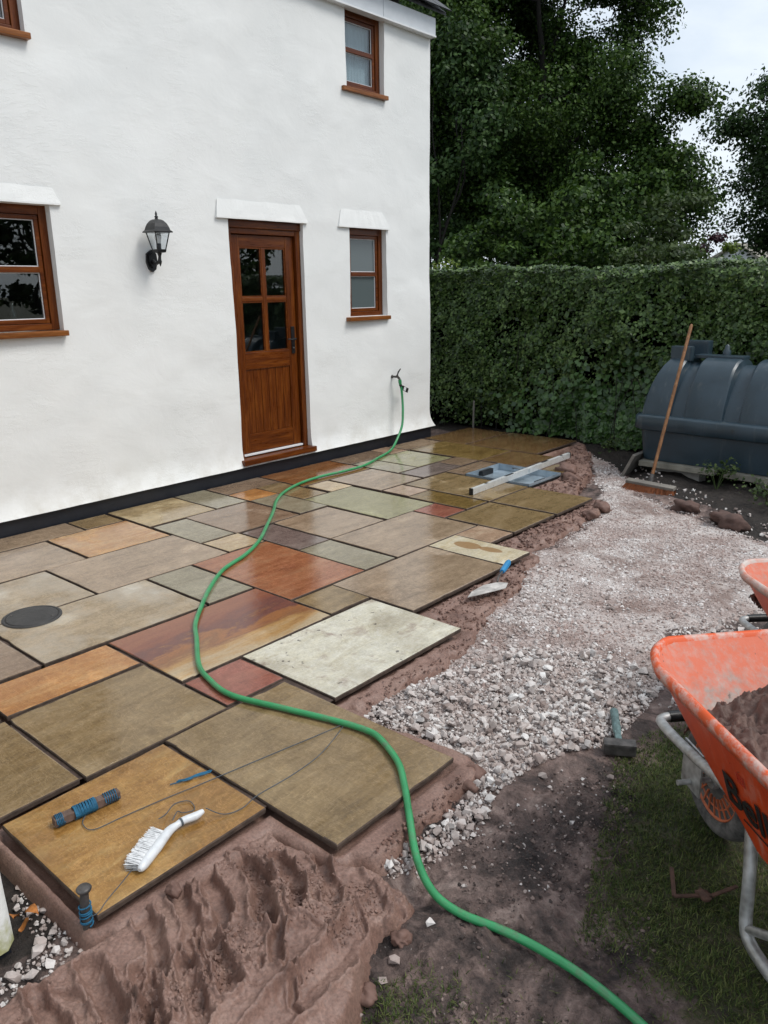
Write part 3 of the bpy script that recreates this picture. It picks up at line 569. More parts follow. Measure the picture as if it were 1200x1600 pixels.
for a, b_ in ((pa, mid-.02), (mid+.02, pb)):
    for za, zb in ((1.105, 1.545), (1.583, 2.0)):
        MB().box((-.106, a-.002, za-.002), (-.100, b_+.002, zb+.002)).build('pane', MAT['clear_glass'], door)
        e = MB(); t = .011; e.box((-.0995, a, za), (-.088, b_, za+t)); e.box((-.0995, a, zb-t), (-.088, b_, zb)); e.box((-.099, a, za+t), (-.0885, a+t, zb-t)); e.box((-.099, b_-t, za+t), (-.0885, b_, zb-t)); e.build('glazing_bead', MAT['timber_rail'], door)
nb = 6; bw = (pb-pa)/nb
for k in range(nb):
    m = MB(); m.box((-.112, pa+k*bw+.0015, .375), (-.092, pa+(k+1)*bw-.0015, .955), .005); m.build('board', MAT['timber_upright'], door)
MB().box((-.20, pa, .375), (-.115, pb, .955)).build('backing', MAT['black_metal'], door)
MB().box((-.083, la, .186), (-.055, lb, .203), .004).build('weather_bar', MAT['white_plastic'], door)
MB().box((-.15, ya-.03, .128), (.055, yb+.02, .176), .006).build('threshold', MAT['timber_rail'], door)
h = MB(); h.box((-.082, lb-.072, 1.065), (-.074, lb-.030, 1.312), .003); hd = h.build('handle', MAT['black_metal'], door)
MB().tube([(-.074, lb-.05, 1.20), (-.038, lb-.05, 1.20), (-.030, lb-.06, 1.20), (-.030, lb-.10, 1.197), (-.033, lb-.155, 1.202)], [.009, .009, .009, .007, .006], 8).build('lever', MAT['black_metal'], hd)
MB().lathe([(.009, 0), (.009, .005), (.0, .006)], (-.074, lb-.05, 1.115), 10, 'x').build('keyhole', MAT['dark_steel'], hd)
# ---- eaves
m = MB(); m.box((.0, Y0, 4.079), (.062, 6.268, 4.235), .004); m.build('fascia_board', MAT['white_fascia'], cot)
m = MB(); m.box((.0, 6.272, 4.079), (.062, Y1+.005, 4.235), .004); m.build('fascia_board', MAT['white_fascia'], cot)
MB().box((-.02, Y0, 4.062), (.070, Y1+.008, 4.078), .003).build('soffit', MAT['white_plastic'], cot)
pitch = math.radians(38); ex, ez = .15, 4.245
rf = MB().prism([(ex-.03, Y0, ez+.02), (ex-.03, Y1+.10, ez+.02), (-3.1, Y1+.10, ez+.02+3.07*math.tan(pitch)), (-3.1, Y0, ez+.02+3.07*math.tan(pitch))], (0, 0, .03)).build('roof', MAT['roof_slate'], cot)
MB().prism([(-3.1, Y0, ez+.02+3.07*math.tan(pitch)), (-3.1, Y1+.10, ez+.02+3.07*math.tan(pitch)), (-6.3, Y1+.10, ez), (-6.3, Y0, ez)], (0, 0, .03)).build('rear_roof', MAT['roof_slate'], cot)
ud = Vector((-math.cos(pitch), 0, math.sin(pitch))); nn = Vector((math.sin(pitch), 0, math.cos(pitch))); first = None
for r in range(3):
    y = Y0 if r % 2 == 0 else Y0-.12
    while y < Y1+.09:
        ya_, yb_ = max(y, Y0)+.002, min(y+.245, Y1+.115)-.002; y += .25
        if yb_-ya_ < .03: continue
        c_ = Vector((ex, 0, ez+.052))+ud*(.23*r+.17)+nn*(.006+.006*random.random()); c_.y = (ya_+yb_)/2
        d_ = (ud-nn*.035).normalized()
        MB().obox(c_, d_, (0, 1, 0), d_.cross(Vector((0, 1, 0))), .19, (yb_-ya_)/2, .006).build('slate', MAT['roof_slate'], rf)
# ---- wing of the house at the left edge of the view
wing = thing('house_wing', 'white rendered wall corner with mossy foot beside the loose stones', 'wall', (2, 0, -.1))
wy = .622; wx = 3.575
def wing_face(fn, n, m_):
    pass
zs = np.linspace(-.06, 2.6, 54); t_ = np.linspace(0, 1, 40); b = MB()
vs = []; N = len(zs)
path = [(-1.0+(wx-.02+1.0)*q, wy) for q in t_]+[(wx, wy-.02-2.6*q) for q in t_]
for (x, y) in path:
    for z in zs:
        j = .006*math.sin(3.1*z+1.7*x+2.3*y)+.004*math.sin(9*z+5*y+7*x)
        vs.append((x+(j if x >= wx else 0), y+(j if y >= wy-.001 else 0), z))
b.add(vs, [(i*N+k, (i+1)*N+k, (i+1)*N+k+1, i*N+k+1) for i in range(len(path)-1) for k in range(N-1)], True); b.build('wall', MAT['mossy_render'], wing)
MB().box((-1, -2.0, -.12), (wx-.006, wy-.008, -.055)).build('footing', MAT['black_plinth'], wing)
MB().prism([(-1, -2.0, 2.6), (wx+.15, -2.0, 2.6), (wx+.15, wy+.15, 2.6), (-1, wy+.15, 2.6)], (0, 0, .06)).build('roof', MAT['roof_slate'], wing)
# ================================================================== PATIO
SLABS = [
('olive',0.048,0.311,2.639,2.930),('yellowbuff',0.041,0.613,2.965,3.554),('greygreen',0.033,0.605,3.575,3.867),('brown',0.044,0.324,3.894,4.466),
('brown',0.046,0.335,5.385,5.991),('olive',0.338,0.930,4.198,4.458),('orange',0.335,0.619,3.897,4.188),('greygreen',0.631,1.214,3.893,4.180),
('brown',0.624,1.227,3.269,3.866),('greygreen',0.649,1.215,2.970,3.252),('palebuff',1.244,1.521,2.975,3.267),('purple',1.263,1.843,3.292,3.568),
('greybrown',1.249,1.835,3.591,4.154),('orangered',1.544,2.443,2.672,3.269),('greygreen',1.853,2.439,3.288,3.565),('greybrown',1.854,2.441,3.590,4.463),
('green',0.948,1.840,4.190,4.740),('palebuff',0.631,0.929,4.519,4.766),('greybrown',0.632,1.237,4.801,5.355),('pink',1.256,1.542,4.804,5.058),
('wetolive',1.553,2.136,4.782,5.055),('red',1.853,2.143,4.482,4.745),('olive',1.265,2.140,5.085,5.671),('olive',2.162,2.744,5.084,5.660),
('olive',2.164,2.740,4.496,5.053),('pink',2.455,2.739,4.197,4.474),('cream',2.461,3.046,3.887,4.181),('greybrown',2.463,3.056,2.984,3.876),
('olive',2.470,2.753,2.676,2.971),('white',2.785,3.382,2.061,2.960),('stripe',2.167,2.767,1.735,2.656),('red',2.795,3.084,1.734,2.036),
('greygreen',1.540,2.137,2.353,2.651),('greybrown',0.913,1.529,2.042,2.956),('swirl',0.334,0.901,2.333,2.939),('olive',2.497,3.098,1.101,1.715),
('yellow',3.129,3.714,0.796,1.396),('olive',3.115,4.022,1.420,2.020),('pink',0.043,0.328,6.004,6.255),('greybrown',0.058,0.327,6.286,6.843),
('green',0.348,0.921,5.698,6.237),('greygreen',0.351,0.928,5.393,5.670),('purple',0.955,1.225,5.398,5.967),('brown',0.952,1.210,5.984,6.279),
('wetolive',0.338,1.211,6.296,6.878),('wetbrown',1.232,1.723,6.308,6.876),('wetbrown',0.633,1.492,6.915,7.789),('wetbrown',0.063,0.616,6.895,7.771),
('wetorange',0.044,0.606,4.494,5.361),('wetolive',1.902,2.115,6.309,6.596),('brown',1.254,1.449,5.711,6.273),('greybrown',0.038,0.324,1.725,2.621),
('greybrown',0.350,0.903,1.413,2.312),('hazybuff',0.932,1.520,1.117,2.024),('hazybuff',1.539,2.134,1.426,2.333),('brown',1.539,2.134,0.805,1.405),
('orange',2.174,2.469,1.104,1.714),('red',2.174,2.469,0.805,1.076),('olive',2.502,3.089,0.789,1.076),
('greybrown',0.040,0.330,0.82,1.70),('olive',0.35,.90,.82,1.39),('brown',.932,1.52,.82,1.10)]
TRAY = (1.462, 2.128, 5.72, 6.27)
def slab_sdf(X, Y):
    d = np.full(X.shape, 1e9)
    for _, a, b_, c_, e in SLABS+[('', *TRAY)]:
        qx = np.abs(X-(a+b_)/2)-(b_-a)/2; qy = np.abs(Y-(c_+e)/2)-(e-c_)/2
        d = np.minimum(d, np.hypot(np.maximum(qx, 0), np.maximum(qy, 0))+np.minimum(np.maximum(qx, qy), 0))
    return d
# mortar bed under and around the slabs
bx = np.arange(-.01, 4.34, .0135); by = np.arange(.66, 7.98, .0135); BX, BY = np.meshgrid(bx, by, indexing='ij')
sdv = slab_sdf(BX, BY)
wdt = np.where(BX > 2.2, .055+.03*fbm(BX, BY, 2.5, 3, 60), .045+.02*fbm(BX, BY, 3, 3, 61))
wdt = np.where(BY < .80, .035, wdt); wdt = np.maximum(wdt, .02)
rough = .75*fbm(BX, BY, 11, 5, 62, .68)+.25*ridge(BX, BY, 17, 2, 66)
BZ = np.where(sdv < .015, -.060, -.027+.010*rough*ss(.0, .05, sdv)); BZ = np.where((BX > 1.44) & (BX < 2.15) & (BY > 5.70) & (BY < 6.29), -.085, BZ)
BZ = BZ-np.where(sdv > .02, .14*ss(.0, 1., np.clip((sdv-wdt)/.05, 0, 1)), 0)
FL = [([(4.02,2.05),(4.10,1.96),(4.125,1.70),(4.15,1.50),(4.06,1.43),(3.98,1.43),(3.98,2.02)], -.027, .004),
      ([(3.34,3.0),(3.46,2.96),(3.51,2.62),(3.50,2.31),(3.48,2.07),(3.36,2.06)], -.034, .014),
      ([(3.02,3.95),(3.09,4.21),(3.25,3.75),(3.36,3.28),(3.41,3.02),(3.22,2.98),(3.04,2.98)], -.040, .020),
      ([(2.72,5.70),(2.90,5.60),(2.96,4.93),(2.97,4.22),(2.80,4.22),(2.72,5.10)], -.042, .024),
      ([(1.50,7.80),(1.66,7.70),(2.20,6.75),(2.42,6.1),(2.5,5.7),(2.16,5.66),(1.70,6.9)], -.036, .022)]
for poly, zt, amp in FL:
    d = sdf_poly(BX, BY, poly)+.03*fbm(BX, BY, 7, 3, 70); pr = zt+amp*rough-.14*ss(0, 1, np.clip((d+.02)/.06, 0, 1))
    BZ = np.where(sdv > .010, np.maximum(BZ, pr), BZ)
kp = BZ > -.115
patio, _ = grid_mesh('patio', bx, by, BZ, MAT['mortar'], keep=kp)
tag(patio, 'half finished patio of mixed sandstone slabs on a pink mortar bed', kind='structure')
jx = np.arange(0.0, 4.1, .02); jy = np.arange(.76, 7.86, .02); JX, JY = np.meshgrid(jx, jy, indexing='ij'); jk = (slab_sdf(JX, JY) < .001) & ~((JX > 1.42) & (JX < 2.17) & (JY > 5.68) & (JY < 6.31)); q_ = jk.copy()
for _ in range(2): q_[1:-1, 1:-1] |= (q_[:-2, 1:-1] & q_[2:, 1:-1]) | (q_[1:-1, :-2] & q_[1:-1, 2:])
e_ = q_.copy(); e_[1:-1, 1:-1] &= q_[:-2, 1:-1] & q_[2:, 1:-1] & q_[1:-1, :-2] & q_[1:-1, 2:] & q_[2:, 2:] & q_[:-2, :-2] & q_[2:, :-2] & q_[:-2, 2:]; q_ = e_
grid_mesh('joint_bed', jx, jy, -.0135+.0025*fbm(JX, JY, 9, 3, 64), MAT['damp_joint'], patio, keep=q_)  # shallow bed between the slabs, dark brown all over, darker than the mortar
def make_slab(kind, x0, x1, y0, y1):
    lx, ly = x1-x0+.011, y1-y0+.011; cx, cy = (x0+x1)/2, (y0+y1)/2; bm = bmesh.new()
    nx = max(4, int(lx/.055)); ny = max(4, int(ly/.055)); ew = random.random()*50; pts = []
    for i in range(nx): pts.append((-lx/2+lx*i/nx, -ly/2))
    for i in range(ny): pts.append((lx/2, -ly/2+ly*i/ny))
    for i in range(nx): pts.append((lx/2-lx*i/nx, ly/2))
    for i in range(ny): pts.append((-lx/2, ly/2-ly*i/ny))
    n = len(pts); top = []; mid_ = []; bot = []; inn = []
    for k, (x, y) in enumerate(pts):
        e = .0022+.0022*float(vn(k*.31+ew, ew))+random.uniform(0, .0015)+(.005 if random.random() < .03 else 0); u = Vector((x, y)); u2 = u*(1-e/max(lx, ly)*2); j = random.uniform(-.0012, .0012)
        s1 = 1-.007/ max(abs(x), abs(y), .1); s2 = 1-.0022/max(abs(x), abs(y), .1)
        inn.append((u2.x*s1, u2.y*s1, .0+j*.3)); top.append((u2.x*s2*.9985, u2.y*s2*.9985, -.0012+j*.5)); mid_.append((u2.x, u2.y, -.006+j)); bot.append((u2.x*.995, u2.y*.995, -.021))
    V = inn+top+mid_+bot; F = [tuple(range(n))]
    for q in range(3): F += [(q*n+k, (q+1)*n+k, (q+1)*n+(k+1) % n, q*n+(k+1) % n) for k in range(n)]
    m = MB(); m.add([(cx+a, cy+b_, z) for a, b_, z in V], F); o = m.build('paving_slab', MAT['slab_'+kind], patio, org=(cx, cy, 0)); o.data.materials.append(MAT['slab_edge'])
    for q in o.data.polygons:
        if q.normal.z < .93: q.material_index = 1
    o.rotation_euler = (random.uniform(-.003, .003), random.uniform(-.003, .003), random.uniform(-.003, .003)); o.location.z += random.uniform(-.0015, .0015)
    return o
for s in SLABS: make_slab(*s)
# ================================================================== MORTAR HEAP in the foreground
HEAP = [(3.60,.30),(3.72,.48),(3.735,.62),(3.73,.78),(3.725,1.40),(4.0,1.412),(4.10,1.44),(4.18,1.47),(4.33,1.46),(4.36,1.40),(4.34,1.30),(4.36,1.22),(4.44,1.09),(4.52,.90),(4.62,.60),(4.6,.2),(4.0,.0)]
hx = np.arange(3.56, 4.64, .0034); hy = np.arange(.18, 1.50, .0034); HX, HY = np.meshgrid(hx, hy, indexing='ij')
wx_ = HX+.016*fbm(HX, HY, 6, 3, 80)+.007*fbm(HX, HY, 22, 3, 81); wy_ = HY+.016*fbm(HX, HY, 6, 3, 83)+.007*fbm(HX, HY, 22, 3, 84)
d = sdf_poly(wx_, wy_, HEAP)
HZ = -.024+.018*fbm(HX, HY, 3.2, 3, 86)+.004*fbm(HX, HY, 28, 3, 88)
HZ = HZ+.030*ss(3.9, 4.1, HX)*ss(1.35, 1.1, HY)
GR = [([(3.75,1.11),(3.86,1.07),(3.98,1.02)], .030, .050), ([(3.80,1.22),(3.92,1.19),(4.07,1.09)], .032, .052), ([(3.78,1.00),(3.92,.95),(4.0,.92)], .028, .045),
      ([(3.90,1.29),(4.02,1.24),(4.12,1.17)], .028, .046), ([(4.0,1.36),(4.10,1.31),(4.17,1.25)], .024, .036), ([(3.78,.88),(3.90,.85),(4.0,.80)], .028, .040),
      ([(3.95,.98),(4.05,.95),(4.17,.89)], .027, .046), ([(4.02,.87),(4.12,.83),(4.2,.79)], .026, .040), ([(3.84,.70),(3.95,.68),(4.07,.64)], .032, .046),
      ([(3.93,.79),(4.03,.76),(4.14,.71)], .027, .040), ([(3.80,.58),(3.95,.55),(4.1,.50)], .030, .045), ([(4.07,.72),(4.2,.66),(4.3,.62)], .026, .034), ([(4.05,1.12),(4.13,1.08),(4.2,1.0)], .022, .034)]
cr = ridge(HX, HY, 16, 3, 90)
for pl, wd, dp in GR:
    q = dist_line(wx_, wy_, pl); HZ = HZ-dp*.85*np.exp(-(q/wd)**6)*(1-.25*(q/wd))+.013*np.clip(.6+1.0*cr, 0, 2)*np.exp(-((q-wd*1.22)/(wd*.22))**2)
# two smooth swipes of the trowel
for pl, wd, dp in (([(4.27,1.36),(4.31,1.10),(4.33,.80),(4.36,.5)], .052, .030), ([(4.20,.60),(4.24,.40),(4.3,.2)], .05, .03), ([(4.10,1.455),(4.20,1.44),(4.30,1.41)], .045, .012)):
    q = dist_line(wx_, wy_, pl); m_ = np.exp(-(q/wd)**6); HZ = HZ*(1-m_)+m_*(-.012-dp*.5+.35*(q-.02)); HZ = HZ+.014*(1+.6*cr)*np.exp(-((q-wd*1.15)/(wd*.2))**2)
cl = ss(.0, .7, fbm(HX, HY, 4.5, 3, 95)); HZ = HZ+cl*(.003*cr+.011*fbm(HX, HY, 34, 5, 97, .75))+.0016*fbm(HX, HY, 85, 3, 99, .7)
for _k in range(26):
    _a = random.uniform(-.6, .6); _l = random.uniform(.03, .11); _x, _y = random.uniform(3.78, 4.45), random.uniform(.4, 1.36); q = dist_line(wx_, wy_, [(_x, _y), (_x+_l*math.cos(_a), _y+_l*math.sin(_a))]); _w = random.uniform(.005, .012)
    HZ = HZ-random.uniform(.006, .016)*np.exp(-(q/_w)**4)+.006*np.clip(.5+cr, 0, 2)*np.exp(-((q-_w*1.6)/(_w*.6))**2)
HZ = np.maximum(HZ, -.074+.004*cr)
edge = np.clip((d+.05)/.05, 0, 1); HZ = HZ-(.13)*ss(0, 1, edge)+.010*cr*ss(0, .4, edge)*ss(1, .5, edge)
HZ = np.where(sdf_poly(HX, HY, [(3.0,.79),(3.728,.79),(3.728,1.40),(3.0,1.40)]) < .0, np.minimum(HZ, -.03), HZ)
q44 = sdf_poly(HX, HY, [(3.0,1.405),(4.03,1.405),(4.03,2),(3,2)]); HZ = np.where(q44 < .006, np.minimum(HZ, -.032), HZ)
heap, _ = grid_mesh('mortar_bed', hx, hy, HZ, MAT['mortar'], keep=HZ > -.12)
tag(heap, 'pink brown wet mortar spread thick and furrowed with the trowel', 'mortar', kind='stuff')
# clods of mortar and earth
def rock_mesh(n=11, flat=.6, seed=0):
    r = random.Random(seed); bm = bmesh.new()
    for _ in range(n):
        v = Vector((r.gauss(0, 1), r.gauss(0, 1), r.gauss(0, 1))).normalized()*r.uniform(.78, 1); bm.verts.new((v.x*.5, v.y*r.uniform(.34, .46), v.z*.5*flat))
    bmesh.ops.convex_hull(bm, input=bm.verts[:]); bmesh.ops.delete(bm, geom=[v for v in bm.verts if not v.link_faces], context='VERTS')
    bmesh.ops.recalc_face_normals(bm, faces=bm.faces[:]); bmesh.ops.triangulate(bm, faces=bm.faces[:]); return bm
def lump(size, seed, flat=.6):
    bm = bmesh.new(); bmesh.ops.create_icosphere(bm, subdivisions=3, radius=.5); 
    P = np.array([v.co[:] for v in bm.verts]); n = fbm(P[:,0]*2+seed*3.1+P[:,2], P[:,1]*2+P[:,2]*1.3, 1.8, 5, seed, .6)
    for v, k in zip(bm.verts, n): v.co = Vector((v.co.x, v.co.y*.8, v.co.z*flat))*(size*.85*(1+.36*k))
    return bm
def clod(name, x, y, z, size, seed, mat, label, cat='clod', flat=.6, group=None):
    m = MB(); bm = lump(size, seed, flat); m.bm(bm, True); bm.free(); m.v = [(a+x, b+y, c+z) for a, b, c in m.v]
    return tag(m.build(name, MAT[mat], fix=False), label, cat, group)
clod('earth_clod', 3.78, 5.78, -.03, .30, 3, 'clod_earth', 'large reddish earth clod on the dark soil right of the broom')
clod('earth_clod', 3.36, 6.02, -.045, .22, 5, 'clod_earth', 'brown earth clod at the soil edge just right of the broom head')
clod('earth_clod', 3.66, 5.86, -.05, .12, 9, 'clod_earth', 'small brown earth clod left of the large reddish one')
clod('mortar_clod', 2.10, 6.42, -.01, .24, 11, 'clod_mortar', 'dark red mortar clod beside the far end of the zinc tray')
clod('mortar_clod', 2.26, 6.22, -.02, .20, 12, 'clod_mortar', 'dark red mortar clod at the gravel edge right of the zinc tray')
clod('mortar_clod', 4.09, 2.06, -.05, .10, 14, 'clod_mortar', 'crumbly mortar clod at the right corner of the large olive slab')
clod('mortar_clod', 4.12, 1.98, -.05, .08, 15, 'clod_mortar', 'small mortar clod on the stones below the right slab corner')
clod('mortar_clod', 4.36, 1.32, -.066, .07, 16, 'clod_mortar', 'round mortar clod fallen at the right foot of the mortar heap')
clod('mortar_clod', 4.405, 1.13, -.066, .07, 17, 'clod_mortar', 'mortar clod beside two white stones at the heap foot')
clod('mortar_clod', 3.80, .985, .0, .055, 18, 'clod_mortar', 'smooth pale mortar lump at the front edge of the yellow slab', flat=.9)
clod('mortar_clod', 2.90, 5.30, -.03, .13, 19, 'clod_mortar', 'brown mortar clod along the right edge of the far olive slabs')
clod('mortar_clod', 2.88, 5.55, -.03, .17, 20, 'clod_mortar', 'largest brown mortar clod at the corner of the far olive slab')
# ================================================================== CRUSHED STONE
gravel = bpy.data.objects.new('gravel', None); col.objects.link(gravel); ORG['gravel'] = Vector((0, 0, 0)); tag(gravel, 'pale crushed limestone spread beside the patio', kind='structure')
ROCK = []
for k in range(12):
    bm = rock_mesh(13, random.uniform(.55, .8), k); me = bpy.data.meshes.new('stone'); bm.to_mesh(me); me.materials.append(MAT['stone']); ROCK.append(me)
    ROCK[k]['n'] = len(me.polygons); bm.free()
RV = []
for me in ROCK:
    v_ = np.array([v.co[:] for v in me.vertices]); f_ = np.array([p.vertices[:] for p in me.polygons]); RV.append((v_, f_))
def sample_poly(P, n, dens=None):
    P = np.array(P); lo, hi = P.min(0), P.max(0); out = np.zeros((0, 2))
    while len(out) < n:
        q = lo+rng.random((n*3, 2))*(hi-lo); q = q[sdf_poly(q[:,0], q[:,1], P)+.03*fbm(q[:,0], q[:,1], 3, 3, 21) < 0]
        if dens is not None: q = q[rng.random(len(q)) < dens(q[:,0], q[:,1])]
        out = np.vstack([out, q])
    return out[:n]
def euler_mats(n):
    q = rng.normal(size=(n, 4)); q /= np.linalg.norm(q, axis=1)[:, None]; w_, x, y, z = q.T
    return np.stack([1-2*(y*y+z*z), 2*(x*y-z*w_), 2*(x*z+y*w_), 2*(x*y+z*w_), 1-2*(x*x+z*z), 2*(y*z-x*w_), 2*(x*z-y*w_), 2*(y*z+x*w_), 1-2*(x*x+y*y)], 1).reshape(n, 3, 3)
def yaw_mats(n, tilt=.5):
    a = rng.random(n)*2*PI; b_ = rng.normal(0, tilt, n); c_ = rng.normal(0, tilt, n)
    ca, sa = np.cos(a), np.sin(a); cb, sb = np.cos(b_), np.sin(b_); cc, sn = np.cos(c_), np.sin(c_); o = np.zeros(n); l = np.ones(n)
    A = np.stack([ca, -sa, o, sa, ca, o, o, o, l], 1).reshape(n, 3, 3); B = np.stack([l, o, o, o, cb, -sb, o, sb, cb], 1).reshape(n, 3, 3); C = np.stack([cc, o, sn, o, l, o, -sn, o, cc], 1).reshape(n, 3, 3)
    return A@B@C
def stones_joined(name, P, size, zoff, mat, parent, tilt=.5):
    n = len(P); Z = gheight(P[:,0], P[:,1])+zoff; R = yaw_mats(n, tilt); k = rng.integers(0, 12, n); VV = []; FF = []; base = 0
    for i in range(12):
        s_ = np.where(k == i)[0]; v_, f_ = RV[i]
        if not len(s_): continue
        w_ = np.einsum('nij,vj->nvi', R[s_], v_)*size[s_][:, None, None]+np.stack([P[s_,0], P[s_,1], Z[s_]], 1)[:, None, :]
        VV.append(w_.reshape(-1, 3)); FF.append((f_[None]+(np.arange(len(s_))*len(v_))[:, None, None]+base).reshape(-1, 3)); base += len(s_)*len(v_)
    o = np_mesh(name, np.vstack(VV), np.vstack(FF), MAT[mat], parent); tag(o, kind='stuff'); return o
# crumbs of mortar scattered over the heap
cp = sample_poly([(3.74,.45),(3.74,1.38),(4.1,1.40),(4.28,1.38),(4.30,.9),(4.3,.4)], 2600, lambda x, y: np.clip(.12+1.6*fbm(x, y, 6, 3, 95), .0, 1)); ix = np.clip(((cp[:,0]-hx[0])/.0034).astype(int), 0, len(hx)-1); iy = np.clip(((cp[:,1]-hy[0])/.0034).astype(int), 0, len(hy)-1)
_gh = gheight; gheight = lambda X, Y: HZ[ix, iy]; stones_joined('mortar_crumbs', cp, np.clip(rng.gamma(2.2, .0030, len(cp)), .0025, .020), .001, 'mortar', heap); gheight = _gh
# loose coarse stone nearest the camera: the largest ones singly
LS = sample_poly(LOOSE, 4200); sz = np.clip(rng.gamma(5, .0046, len(LS)), .009, .058)
vis = sz/np.hypot(np.hypot(LS[:,0]-CAM.x, LS[:,1]-CAM.y), CAM.z); order = np.argsort(-vis); big = order[:268]; rest = order[268:]
def put_stone(x, y, z, s, k=None, tilt=.35):
    o = bpy.data.objects.new('stone', ROCK[random.randrange(12) if k is None else k]); col.objects.link(o); o.parent = gravel
    o.location = (x, y, z); o.scale = (s,)*3; o.rotation_euler = (random.gauss(0, tilt), random.gauss(0, tilt), random.uniform(0, 6.28)); return o
bz = gheight(LS[big][:,0], LS[big][:,1])
for (x, y), s, z in zip(LS[big], sz[big], bz): put_stone(x, y, z+s*.30+random.uniform(0, .012), s)
stones_joined('small_stones', LS[rest], sz[rest], .007, 'stone', gravel)
LQ = sample_poly(LOOSE, 4200); stones_joined('small_stones', LQ, rng.uniform(.006, .018, len(LQ)), .004, 'stone', gravel)
# crumbled mortar along the open edges of the paving
def strip_crumbs(poly, n, smin, smax):
    q = sample_poly(poly, n); ii = np.clip(((q[:,0]-bx[0])/.0135).astype(int), 0, len(bx)-1); jj = np.clip(((q[:,1]-by[0])/.0135).astype(int), 0, len(by)-1)
    global gheight
    g0 = gheight; gheight = lambda X, Y: np.maximum(BZ[ii, jj], -.075); stones_joined('mortar_crumbs', q, smin+(smax-smin)*rng.random(n)**3, .004, 'clod_mortar', patio); gheight = g0
strip_crumbs([(2.75,5.68),(2.92,5.62),(2.99,4.93),(2.99,4.24),(2.77,4.22),(2.77,5.10)], 800, .006, .045)
strip_crumbs([(3.06,4.18),(3.14,4.20),(3.28,3.75),(3.38,3.28),(3.42,3.02),(3.22,3.0),(3.09,3.1),(3.08,3.85)], 800, .005, .034)
strip_crumbs([(1.53,7.80),(1.70,7.66),(2.24,6.75),(2.46,6.1),(2.5,5.72),(2.20,5.70),(1.78,6.9)], 700, .008, .06)
strip_crumbs([(3.41,2.94),(3.49,2.92),(3.53,2.62),(3.52,2.31),(3.49,2.05),(3.41,2.08)], 260, .004, .022)
strip_crumbs([(4.05,2.05),(4.13,1.98),(4.16,1.72),(4.18,1.5),(4.10,1.46),(4.10,1.8)], 220, .004, .026)
# stones lying apart in the mud and at the foot of the wing wall
ODD = [(4.40,1.40,.034),(4.405,1.195,.036),(4.385,1.262,.036),(4.27,2.24,.038),(4.42,1.085,.03),(3.735,.79,.014)]
LEFT = [(3.34,.74,.03),(3.41,.765,.026),(3.38,.71,.024),(3.42,.695,.032),(3.47,.705,.040),(3.50,.74,.03),(3.55,.755,.026),(3.60,.715,.032),(3.61,.675,.042),(3.655,.72,.030),(3.64,.655,.05),(3.67,.69,.032),(3.695,.715,.026),(3.70,.66,.04),(3.735,.63,.028),(3.725,.675,.024),(3.70,.61,.05),(3.67,.575,.044),(3.73,.565,.034),(3.64,.60,.03),(3.745,.60,.022),(3.76,.545,.03),(3.44,.655,.03),(3.58,.73,.022),(3.685,.745,.02),(3.715,.735,.018)]
for x, y, s in ODD+LEFT: put_stone(x, y, float(gheight(np.array([x]), np.array([y]))[0])+s*.33, s*1.12)
SP = sample_poly([(3.30,.78),(3.66,.765),(3.735,.72),(3.75,.52),(3.62,.50),(3.60,.66),(3.35,.69)], 200); stones_joined('small_stones', SP, rng.uniform(.008, .02, 200), .004, 'stone', gravel)
# hard packed area, ever finer away from the camera
PK = sample_poly(GRAVEL, 26000, lambda x, y: np.clip(.62+.5*fbm(x, y, 1.6, 3, 33), .12, 1)); stones_joined('crushed_stone', PK, np.clip(rng.gamma(4, .0036, len(PK)), .005, .034), .001, 'stone_dusty', gravel, .3)
MX = sample_poly([(3.40,2.30),(3.45,3.0),(3.2,3.6),(3.05,4.2),(3.3,4.6),(4.1,4.6),(4.4,3.9),(4.36,3.0)], 1300, lambda x, y: np.clip(1.15-(y-2.6)*.62+.5*fbm(x, y, 2.4, 3, 71), .03, 1)); stones_joined('small_stones', MX, np.clip(rng.gamma(4, .0058, len(MX)), .01, .045), .003, 'stone', gravel)
CR = sample_poly([(4.12,1.42),(4.45,1.05),(4.85,1.3),(4.95,1.75),(4.6,2.3),(4.42,2.55),(4.28,2.4),(4.2,1.95)], 2600, lambda x, y: np.clip(.25+1.2*fbm(x, y, 4, 3, 77), .02, 1)); stones_joined('mud_crumbs', CR, np.clip(rng.gamma(2.0, .0038, len(CR)), .003, .028), .001, 'mud_lump', gravel)
EDG = sample_poly([(4.38,2.89),(4.36,3.23),(4.2,3.6),(4.3,4.2),(4.6,4.6),(4.9,4.4),(4.8,3.4)], 700); stones_joined('crushed_stone', EDG, rng.gamma(5, .0055, 700), .003, 'stone', gravel)
MS = sample_poly([(4.15,1.45),(4.6,1.7),(4.5,2.4),(4.28,2.4),(4.2,1.9)], 130); stones_joined('grit', MS, rng.gamma(3, .0032, 130)+.003, .002, 'stone', gravel)
ES = sample_poly([(2.2,7.3),(2.7,6.5),(3.3,6.0),(4.2,5.45),(4.3,5.75),(3.5,6.35),(2.9,6.75),(2.4,7.4)], 170); stones_joined('grit', ES, np.clip(rng.gamma(3, .008, 170), .008, .05), .008, 'stone', gravel)
